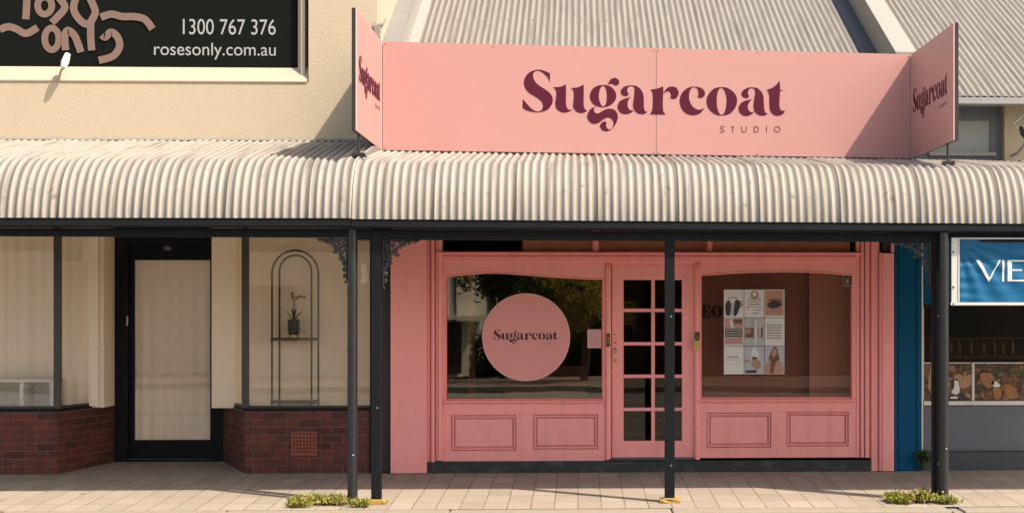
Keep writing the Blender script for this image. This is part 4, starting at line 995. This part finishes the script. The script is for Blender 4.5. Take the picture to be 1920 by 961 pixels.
# ------------------------------------------------------------------ BANNER
YN = -2.20
bn = thing('banner', (X(1900, YN), YN, Z(571, YN)), 'blue vinyl banner with white letters in a pale metal frame under the verandah beam', 'banner')
bx0, bx1 = X(1798, YN), X(1798, YN) + 2.6; bz0, bz1 = Z(567, YN), Z(448, YN, 1850)
b = MB(); nx, nzz = 150, 60; vs = []
def cloth_y(x, z):
    dx, dz = x - bx0, bz1 - z; an = math.atan2(dz, dx + .02); rr = math.hypot(dx, dz)
    fade = min(1, rr * 3) * math.exp(-rr * .8)
    d = .009 * math.sin(an * 20 + 2 * noise.noise(Vector((x, z, 3)))) * fade
    d += .009 * noise.noise(Vector((x * 2.2, z * 6, 0))) + .004 * math.exp(-dx * 4) * math.sin(z * 70 + 5 * noise.noise(Vector((x * 2, z * 2, 9))))
    return YN + .012 + d + .004 * noise.noise(Vector((x * 5, z * 12, 5)))
for i in range(nx + 1):
    for j in range(nzz + 1):
        x = bx0 + (bx1 - bx0) * i / nx; z = bz0 + (bz1 - bz0) * j / nzz; vs.append((x, cloth_y(x, z), z))
b.add(vs, [(i * (nzz + 1) + j, (i + 1) * (nzz + 1) + j, (i + 1) * (nzz + 1) + j + 1, i * (nzz + 1) + j + 1) for i in range(nx) for j in range(nzz)], True)
b.build('cloth', M['banner'], bn)
b = MB(); b.box(X(1783.5, YN), bx0 + .0, YN - .01, YN + .012, bz0 - .018, bz1 + .012, .003); b.box(X(1782, YN), bx1, YN - .014, YN + .006, bz0 - .026, bz0 + .002, .003); b.box(X(1783, YN), bx1, YN - .006, YN + .008, bz1 + .0, bz1 + .014, .003)
b.box(bx0 - .012, bx0 + .002, YN - .016, YN - .009, bz0, bz1, .002)
fo = b.build('frame', M['alu'], bn)
b = MB()
for v_ in (472, 538, 569): b.tube([(X(1787, YN), YN - .016, Z(v_, YN, 1787)), (X(1787, YN), YN - .008, Z(v_, YN, 1787))], .009, 10)
b.build('bolt', M['blackmatt'], fo)
b = MB(); yl = YN - .012
def lp(pts): b.add([(X(u, yl), yl, Z(v_, yl, 1870)) for u, v_ in pts], [tuple(range(len(pts)))])
lp([(1831,487),(1838,487),(1856.5,521),(1854.5,528)]); lp([(1856.8,520.5),(1874,487),(1877.5,487),(1855,528)]); lp([(1880.5,487),(1884,487),(1884,527),(1880.5,527)])
lp([(1890.5,487),(1898.5,487),(1898.5,527),(1890.5,527)]); lp([(1899,487),(1922,487),(1922,490),(1899,490)]); lp([(1899,504.5),(1918,504.5),(1918,507),(1899,507)]); lp([(1899,524),(1923,524),(1923,527),(1899,527)])
bmesh.ops.triangulate(b.bm, faces=b.bm.faces[:])
for _ in range(3): bmesh.ops.subdivide_edges(b.bm, edges=[e for e in b.bm.edges if e.calc_length() > .02], cuts=2, use_grid_fill=True)
for v_ in b.bm.verts: v_.co.y = cloth_y(v_.co.x, v_.co.z) - .0025
b.build('lettering', M['white'], bn)

# ------------------------------------------------------------------ WINDOW DECAL, NOTICES, POSTERS
dc = thing('window_decal', (X(986.5), .02, Z(714)), 'round pink decal with maroon logo in the left bay window', 'decal')
cx_, cz_ = X(986.5), Z(631.5); rr = (X(1069) - X(904)) / 2
b = MB(); b.tube([(cx_, .024, cz_), (cx_, .021, cz_)], rr, 96); b.build('disc', mat('decal_pink', (.74, .30, .28), .5, .03, .8), dc)
b = MB(); pts = [(cx_ + (rr - .006) * math.cos(2 * math.pi * i / 96), .019, cz_ + (rr - .006) * math.sin(2 * math.pi * i / 96)) for i in range(97)]; b.tube(pts, .003, 5); b.build('rim', M['signedge'], dc)
s = (X(1045) - X(925)) / 494
for src, m_, nm in ((LOGO, M['maroon2'], 'lettering'), (STUDIO, M['maroon2'], 'small_lettering')):
    v, f = glyphs(src, lambda u, v_: (X(925) + unit(u, v_)[0] * s, Z(636) + unit(u, v_)[1] * s), .0015); MB().add(front(v, .0205), f).build(nm, m_, dc)
def card(name, u0, u1, v0, v1, m_, label, cat_, group=None, y=.022):
    t = thing(name, (X((u0 + u1) / 2), y, Z(v1)), label, cat_, group); b = MB(); b.pbox(u0, u1, v0, v1, y, .002); b.build('sheet', m_, t); return t
def poly(t, pts, m_, name, y=.0212, smooth=True, hole=None):
    P_ = [(X(a), Z(b_)) for a, b_ in pts]
    lp_ = [tuple(p) for p in spline(P_, 4)] if smooth else P_
    v, f = fill([lp_], .0006); return MB().add(front(v, y + .0004), f).build(name, m_, t)
def bars(t, rows, m_, name='print', y=.0212, seed=1):
    rg = random.Random(seed); b = MB()
    for (u0, u1, v_, h) in rows:
        u = u0
        while u < u1:
            w_ = rg.uniform(.6, 1.5); b.box(X(u), X(min(u + w_, u1)), y - .0004, y, Z(v_ + h * rg.uniform(.8, 1)), Z(v_)); u += w_ + .45
    return b.build(name, m_, t)
nt_ = card('notice', 1101.5, 1127.5, 617, 652, M['pinkpaper'], 'small pale pink paper notice on the glass left of the door', 'notice')
bars(nt_, [(1109, 1119, 620, .7)] + [(1105, 1124, 626 + 3 * i, .6) for i in range(8)], M['greywin'], seed=4)
stk = card('window_sticker', 1581.5, 1596.5, 516.5, 534, M['photo_dark'], 'small black sticker with pale emblem in the top corner of right window', 'sticker')
poly(stk, [(1585,519),(1589,522),(1593,519),(1591,525),(1594,527),(1590,531),(1585,527),(1588,525)], M['photo_tan'], 'emblem')
b = MB(); 
for r_ in ((1580.8, 1581.6, 516, 535), (1580.8, 1597, 533.9, 535)): b.pbox(*r_, .021, .002)
b.build('border', M['photo_grey'], stk)
U = [(1357.3, 1394.5), (1395.5, 1432.8), (1433.8, 1471)]; V = [(542.5, 594.5), (595.5, 647.5), (648.5, 701)]
GR = 'poster sheets in the right window'
def pst(c_, r_, label, mk='paper'): return card('poster', *U[c_], *V[r_], M[mk], label, 'poster', GR)
a = pst(0, 0, 'white poster with two grey figures, top left of the nine poster sheets')
bars(a, [(1365, 1372, 557, 2), (1375, 1384, 557, 2)], M['photo_dark'], seed=2)
poly(a, [(1363,565),(1368,563),(1371,572),(1369,590),(1362,590),(1360,576)], M['photo_dark'], 'figure'); poly(a, [(1379,563),(1385,562),(1388,572),(1382,590),(1376,590),(1377,574)], M['photo_dark'], 'figure')
poly(a, [(1371,570),(1376,568),(1377,589),(1370,589)], M['photo_grey'], 'backdrop'); poly(a, [(1386,566),(1391,563),(1393,573),(1388,576)], M['photo_skin'], 'face')
a = pst(1, 0, 'white poster with small face drawing above text lines, top middle of the nine sheets')
poly(a, [(1409,547),(1415,544),(1421,547),(1423,555),(1417,559),(1409,557)], M['photo_tan'], 'drawing'); poly(a, [(1412,549),(1417,547),(1419,552),(1414,556)], M['paper'], 'drawing_highlight', .0205)
bars(a, [(1403,1427,559,1.8),(1402,1427,564,1.4),(1404,1425,569,2),(1399,1418,574,1.4),(1419,1430,574.5,1.2),(1400,1404,579,1.4),(1411,1427,580,1.2),(1411,1423,586,2)], M['photo_dark'], seed=3)
a = pst(2, 0, 'skin toned poster of a closed up eye, top right of the nine sheets', 'paper')
poly(a, [(1435.5,544),(1469.5,544),(1469.5,591),(1435.5,591)], M['photo_skin'], 'photo', smooth=False)
poly(a, [(1439,571),(1446,564),(1456,563),(1466,569),(1461,575),(1450,578),(1443,576)], M['photo_dark'], 'eye', .0203); poly(a, [(1440,563),(1450,559),(1462,561),(1468,567),(1456,562.5),(1446,563)], M['photo_brown'], 'eyelid', .0203)
poly(a, [(1442,578),(1452,581),(1462,577),(1456,584),(1447,583)], M['photo_tan'], 'cheek', .0203)
a = pst(0, 1, 'rosy photo poster crossed by dark text band, middle left of the nine sheets')
poly(a, [(1359,597),(1393,597),(1393,645),(1359,645)], M['photo_rose'], 'photo', smooth=False); poly(a, [(1360,616),(1392,616),(1392,632),(1360,632)], M['photo_dark'], 'text_band', .0203, False); poly(a, [(1376,597.5),(1392,597.5),(1392,606),(1377,606)], M['photo_brown'], 'dark_corner', .0203, False)
bars(a, [(1361,1391,617.5,1.8),(1361,1391,622,1.8),(1361,1391,626.5,1.8),(1361,1391,631,1.6)], M['paper'], y=.0195, seed=5); poly(a, [(1371,597),(1375,608),(1373,616),(1369,606)], M['paper'], 'highlight', .0203)
a = pst(1, 1, 'grey poster with brown product squares, centre of the nine sheets', 'photo_grey')
for r_, mm in (((1398,1414,614,633), 'photo_brown'), ((1419,1424,614,633), 'photo_rose'), ((1427,1431,614,633), 'photo_brown')): poly(a, [(r_[0],r_[2]),(r_[1],r_[2]),(r_[1],r_[3]),(r_[0],r_[3])], M[mm], 'photo', smooth=False)
poly(a, [(1399,618),(1406,615),(1409,622),(1402,626)], M['photo_tan'], 'photo_detail', .0203); poly(a, [(1416,600),(1419,600),(1419,645),(1416,645)], M['paper'], 'bottle', .0203, False); poly(a, [(1410,600),(1411,600),(1411,611),(1410,611)], M['photo_dark'], 'stem', .0203, False)
a = pst(2, 1, 'white poster filled by six lines of text, middle right of the nine sheets')
bars(a, [(1438,1466,608 + 5 * i, 2) for i in range(6)], M['photo_dark'], seed=6)
a = pst(0, 2, 'white poster with one short line of text, bottom left of the nine sheets')
bars(a, [(1364,1385,668,2)], M['photo_dark'], seed=7); bars(a, [(1361,1388,674,.7)], M['photo_dark'], 'rule', seed=8)
a = pst(1, 2, 'pale grey poster of a hand holding a bottle, bottom middle of the nine sheets', 'photo_grey')
poly(a, [(1410,657),(1415,650),(1420,657),(1423,665),(1421,680),(1410,680),(1409,664)], M['paper'], 'bottle'); poly(a, [(1411,669),(1420,669),(1421,679),(1411,679)], M['photo_dark'], 'label_patch', .0203, False)
poly(a, [(1411,675),(1420,673),(1427,682),(1425,690),(1418,691),(1410,684)], M['photo_tan'], 'hand', .0198); poly(a, [(1396,675),(1407,674),(1407,678),(1397,679)], M['photo_skin'], 'arm'); poly(a, [(1398,694),(1419,693),(1419,699),(1398,699)], M['photo_dark'], 'shadow_band', smooth=False)
a = pst(2, 2, 'grey poster of a long haired woman, bottom right of the nine sheets', 'photo_grey')
poly(a, [(1452,650),(1458,654),(1460,664),(1461,675),(1442,675),(1446,660)], M['photo_brown'], 'hair'); poly(a, [(1450,656),(1455,654),(1457,661),(1453,668),(1448,666)], M['photo_skin'], 'face', .0203)
poly(a, [(1437,682),(1446,675),(1459,675),(1467,684),(1468,699),(1436,699)], M['photo_skin'], 'shoulders'); poly(a, [(1447,676),(1455,677),(1450,698),(1444,698)], M['photo_brown'], 'hair', .0200)
# faded sticker behind the downpipe on the left window
ws = thing('window_decal', (X(683), .02, Z(531)), 'small cream shield shaped decal on the left shop window beside the corner post', 'decal')
b = MB(); v, f = fill([[tuple(p) for p in spline([(X(a), Z(b_)) for a, b_ in ((676,498),(684,494),(688,502),(690,516),(689,528),(676,530),(678,515))], 4)]], .002); b.add(front(v, GY - .004), f); b.build('sheet', mat('cream_decal', (.90, .80, .64), .5, .08, 20), ws)

# ------------------------------------------------------------------ LEFT SHOP DISPLAY
sd = thing('arch_stand', (X(554), .4, zs + .02), 'tall arched metal display stand with two shelves in the left shop window', 'display stand')
def archline(u0, u1, vt, y):
    r_ = (X(u1, y) - X(u0, y)) / 2; xc = (X(u1, y) + X(u0, y)) / 2; zt_ = Z(vt, y) - r_
    return [(xc - r_, y, zs + .02)] + [(xc - r_ * math.cos(math.pi * i / 16), y, zt_ + r_ * math.sin(math.pi * i / 16)) for i in range(17)] + [(xc + r_, y, zs + .02)]
b = MB(); b.tube(archline(510, 597, 470, .18), .011, 8); b.build('front_arch', M['bronze'], sd)
b = MB(); b.tube(archline(524, 584, 479, .40), .011, 8); b.build('rear_arch', M['bronze'], sd)
for v_ in (634, 750): b = MB(); b.box(X(511, .3), X(596, .3), .18, .40, Z(v_ + 3, .3), Z(v_ - 2, .3), .005); b.build('shelf', M['wood'], sd)
pp = thing('potted_orchid', (X(551), .30, Z(632, .3)), 'orchid in a dark green pot on the middle shelf of the arched stand', 'potted plant')
b = MB(); z = Z(632, .3) + .001; x = X(551, .30); b.tube([(x, .30, z + .03), (x, .30, z + .09), (x, .30, z + .20)], [.055, .07, .062], 16); b.build('pot', M['pot'], pp)
b = MB(); b.tube([(x, .30, z), (x, .30, z + .035)], [.06, .055], 16); b.build('saucer', M['brass'], pp)
b = MB(); rg = random.Random(5)
for i in range(14):
    a = rg.uniform(0, 6.28); l = rg.uniform(.12, .2); d = Vector((math.cos(a), math.sin(a) * .6, 0)); p0 = Vector((x, .30, z + .18)); s_ = Vector((-d.y, d.x, 0)) * .012
    p1_ = p0 + d * l * .5 + Vector((0, 0, l * .6)); p2_ = p0 + d * l + Vector((0, 0, l * .75))
    b.add([p0 - s_, p0 + s_, p1_ + s_, p1_ - s_, p2_], [(0, 1, 2, 3), (3, 2, 4)])
b.build('leaves', M['leafdark'], pp)
b = MB(); b.tube([(x, .30, z + .18), (x - .01, .30, z + .35), (x + .03, .30, z + .45), (x + .1, .37, z + .44)], .004, 6); b.tube([(x, .30, z + .18), (x + .01, .30, z + .35), (x - .03, .30, z + .48)], .004, 6); b.build('stem', M['leafdark'], pp)
b = MB()
for dx, dz in ((-.03, .48), (-.02, .44), (.1, .44), (.06, .45), (.03, .43)): b.ball((x + dx, .37, z + dz), .022, .012, .018, 1)
b.build('blossom', M['petal'], pp)
sh = thing('cube_shelf', (X(40), .5, zs + .02), 'low white open cube shelf inside the far left shop window', 'shelf')
b = MB(); y0_, y1_ = .24, .55; xs_ = [X(-60, .3), X(-20, .3), X(44, .3), X(100, .3)]
z0_, z1_ = Z(762, .3), Z(709, .3)
for x in xs_: b.box(x - .02, x + .02, y0_, y1_, z0_ + .025, z1_ - .025)
b.box(xs_[0] - .02, xs_[-1] + .02, y0_, y1_, z1_ - .025, z1_ + .01, .003); b.box(xs_[0] - .02, xs_[-1] + .02, y0_, y1_, z0_ - .005, z0_ + .025, .003); b.box(xs_[0], xs_[-1], y1_ + .001, y1_ + .01, z0_, z1_)
b.build('carcass', M['white'], sh)

# ------------------------------------------------------------------ WEEDS
def weeds(u0, u1, vb, label, n, m_, hmax, seed, yc=-2.25, dy=.16, cat_='weeds'):
    rg = random.Random(seed); x0, x1 = X(u0, yc), X(u1, yc); xc = (x0 + x1) / 2
    t = thing('weed_clump', (xc, yc, gz(yc)), label, cat_, 'weeds in the paving joints')
    b = MB(); fl = MB()
    cl = [(rg.uniform(0, 1), rg.uniform(-.8, .8), rg.uniform(.5, 1)) for _ in range(11)]
    for i in range(n):
        c_ = cl[rg.randrange(len(cl))]; q = min(1, max(0, c_[0] + rg.gauss(0, .07))); yy = yc + dy * max(-1, min(1, c_[1] + rg.gauss(0, .3))); x = x0 + (x1 - x0) * q
        env = math.sin(math.pi * min(1, max(0, q * .9 + .06))) ** .6; h = hmax * env * c_[2] * rg.uniform(.15, 1)
        up = rg.random() < .55
        l = rg.uniform(.03, .085) if up else rg.uniform(.014, .034); a = rg.uniform(0, 6.28); e = rg.uniform(.7, 1.5) if up else rg.uniform(-.2, 1.2)
        d = Vector((math.cos(a) * math.cos(e), math.sin(a) * math.cos(e), math.sin(e))); s_ = d.orthogonal().normalized(); s_ = (s_ + d.cross(s_) * rg.uniform(-1, 1)).normalized() * l * (.09 if up else .30)
        p = Vector((x, yy, gz(yy) + .002 + h * (.45 if up else .8))); bend = Vector((d.x, d.y, -.5)) * l * .18
        b.add([p - s_ * .5, p + s_ * .5, p + d * l * .55 + s_, p + d * l + bend, p + d * l * .55 - s_], [(0, 1, 2, 3, 4)])
        if rg.random() < .06: b.tube([(x, yy, gz(yy)), tuple(p)], .0015, 4, False)
    b.build('foliage', m_, t, recalc=False)
    for i in range(int(n * .006)):
        x = rg.uniform(x0 + .1, x1 - .05); yy = yc - rg.uniform(0, dy); fl.ball((x, yy, gz(yy) + rg.uniform(.03, hmax * .8)), rg.uniform(.007, .014), sub=1)
    if n > 500: fl.build('flowers', M['flower'], t)
    return t
weeds(1668, 1798, 938, 'sunlit yellow green weed clump with tiny flowers round the right post', 3200, M['weed'], .15, 11)
weeds(545, 694, 940, 'long sunlit green weed patch at the foot of the left downpipe', 3000, M['weed'], .12, 12)
pw = thing('wall_weed', (X(1727), -.06, 0), 'small dark bushy plant at the base of the blue pilaster', 'plant')
b = MB(); rg = random.Random(9)
b.tube([(X(1727), -.06, 0), (X(1726.5), -.07, .06), (X(1727.5), -.08, .16)], .006, 6); b.build('stem', M['bark'], pw)
b = MB()
for i in range(420):
    r_ = Vector((rg.gauss(0, .4), rg.gauss(0, .4), rg.gauss(0, .4)));
    if r_.length > 1: continue
    p = Vector((X(1727.5), -.08, .145)) + Vector((r_.x * .105, r_.y * .07, r_.z * .085)); l = rg.uniform(.02, .038); d = (r_ + Vector((0, 0, .3))).normalized(); s_ = (d.orthogonal() + d.cross(d.orthogonal()) * rg.uniform(-1, 1)).normalized() * l * .28
    b.add([p, p + d * l * .5 + s_, p + d * l, p + d * l * .5 - s_], [(0, 1, 2, 3)])
b.build('foliage', M['weed2'], pw, recalc=False)

# ------------------------------------------------------------------ ACROSS THE STREET (seen only mirrored in the glass)
ob = thing('white_house', (-9, -23.5, 0), 'white rendered house across the street, mirrored in the left bay window', 'house')
b = MB(); b.prism([(-2.5, -25.4), (-4.6, -22.5), (-16, -22.5), (-16, -31), (-2.5, -31)], 'z', -.1, 4.6); b.build('wall', M['oppwhite'], ob)
b = MB(); b.prism([(-22.4, 4.605), (-31.4, 4.605), (-26.4, 6.3)], 'x', -16.3, -4.6); b.build('roof', M['oppgrey'], ob)
b = MB(); b.prism([(-3.1, -24.55), (-3.75, -23.65), (-3.70, -23.62), (-3.05, -24.52)], 'z', 0, 1.3); b.box(-9, -7, -22.52, -22.46, .8, 2.2); b.build('opening', M['oppdark'], ob)
b = MB(); b.prism([(-2.6, -25.2), (-4.5, -22.6), (-4.2, -22.4), (-2.3, -25.0)], 'z', 1.36, 1.43); b.build('porch', M['white'], ob)
b = MB(); b.tube([(-3.22, -24.35, .0), (-3.22, -24.35, 4.4)], .04, 8); b.build('drain', M['oppgrey'], ob)
ob = thing('brick_house', (3, -24, 0), 'dull red brick house across the street, mirrored in the shop glass', 'house')
b = MB(); b.box(-1.6, 14, -33, -27, -.1, 3.6); b.build('wall', M['oppbrick'], ob)
b = MB(); b.prism([(-26.6, 3.605), (-33.4, 3.605), (-30, 5.2)], 'x', -1.9, 14.4); b.build('roof', M['oppgrey'], ob)
b = MB()
for a in (0, 3.2, 6.4, 10): b.box(a, a + 1.4, -27.02, -26.95, .9, 2.4)
b.build('opening', M['oppdark'], ob)
b = MB(); b.box(-2.4, 14.4, -23.3, -23.1, -.05, .9, .01); tag(b.build('front_fence', M['oppbrick']), 'low brick garden wall across the street, mirrored in the shop glass', 'fence')
def tree(x, y, h, cr, cz, m_, label, n, seed, leaf=.10):
    rg = random.Random(seed); t = thing('street_tree', (x, y, -.05), label, 'tree', 'trees across the street')
    b = MB(); tips = []
    b.tube([(x, y, -.1), (x + .05, y, h * .25), (x - .03, y, h * .5), (x, y, h * .8)], [.12, .10, .07, .03], 8)
    for i in range(9):
        a = rg.uniform(0, 6.28); z0_ = h * rg.uniform(.25, .6); e = Vector((x + math.cos(a) * cr * .75, y + math.sin(a) * cr * .75, cz + rg.uniform(-.5, .6) * cr)); tips.append(e)
        b.tube([(x, y, z0_), tuple((Vector((x, y, z0_)) + e) / 2 + Vector((0, 0, .1))), tuple(e)], [.05, .03, .01], 6)
    b.build('trunk', M['bark'], t)
    c = MB(); tips += [Vector((x + rg.gauss(0, cr * .45), y + rg.gauss(0, cr * .4), cz + rg.gauss(0, cr * .5))) for _ in range(16)]
    for i in range(n):
        p = rg.choice(tips) + Vector((rg.gauss(0, .24), rg.gauss(0, .24), rg.gauss(0, .2))) * cr * .8
        d = Vector((rg.gauss(0, 1), rg.gauss(0, 1), rg.gauss(0, .6))).normalized(); l = leaf * rg.uniform(.6, 1.3); s_ = d.orthogonal().normalized() * l * .3
        c.add([p, p + d * l * .5 + s_, p + d * l, p + d * l * .5 - s_], [(0, 1, 2, 3)])
    c.build('crown', m_, t, recalc=False)
tree(-1.85, -21.4, 4.2, .8, 2.4, M['leaf1'], 'dark leafy tree before the white house, mirrored in the left bay window', 5200, 21)
tree(.15, -20.8, 3.6, .95, 2.0, M['leaf2'], 'yellow green tree across the street, mirrored right of the round decal', 5200, 22)
tree(-.7, -23.6, 3.6, 1.1, 2.3, M['leaf1'], 'dark tree before the brick house, mirrored behind the round decal', 4200, 23)
b = MB(); rg = random.Random(30)
for i in range(9000):
    p = Vector((rg.uniform(-2.7, 1.2), -22.9 + rg.uniform(-.25, .25), rg.uniform(0, 1.0 + .15 * math.sin(i)))); d = Vector((rg.gauss(0, 1), rg.gauss(0, 1), rg.gauss(0, 1))).normalized(); l = .07; s_ = d.orthogonal().normalized() * l * .35
    b.add([p, p + d * l + s_, p + d * l * 1.4, p + d * l - s_], [(0, 1, 2, 3)])
tag(b.build('hedge', M['leaf1'], recalc=False), 'low dark clipped hedge across the street, mirrored in the left bay window', 'hedge')
print('objects', len(bpy.data.objects))
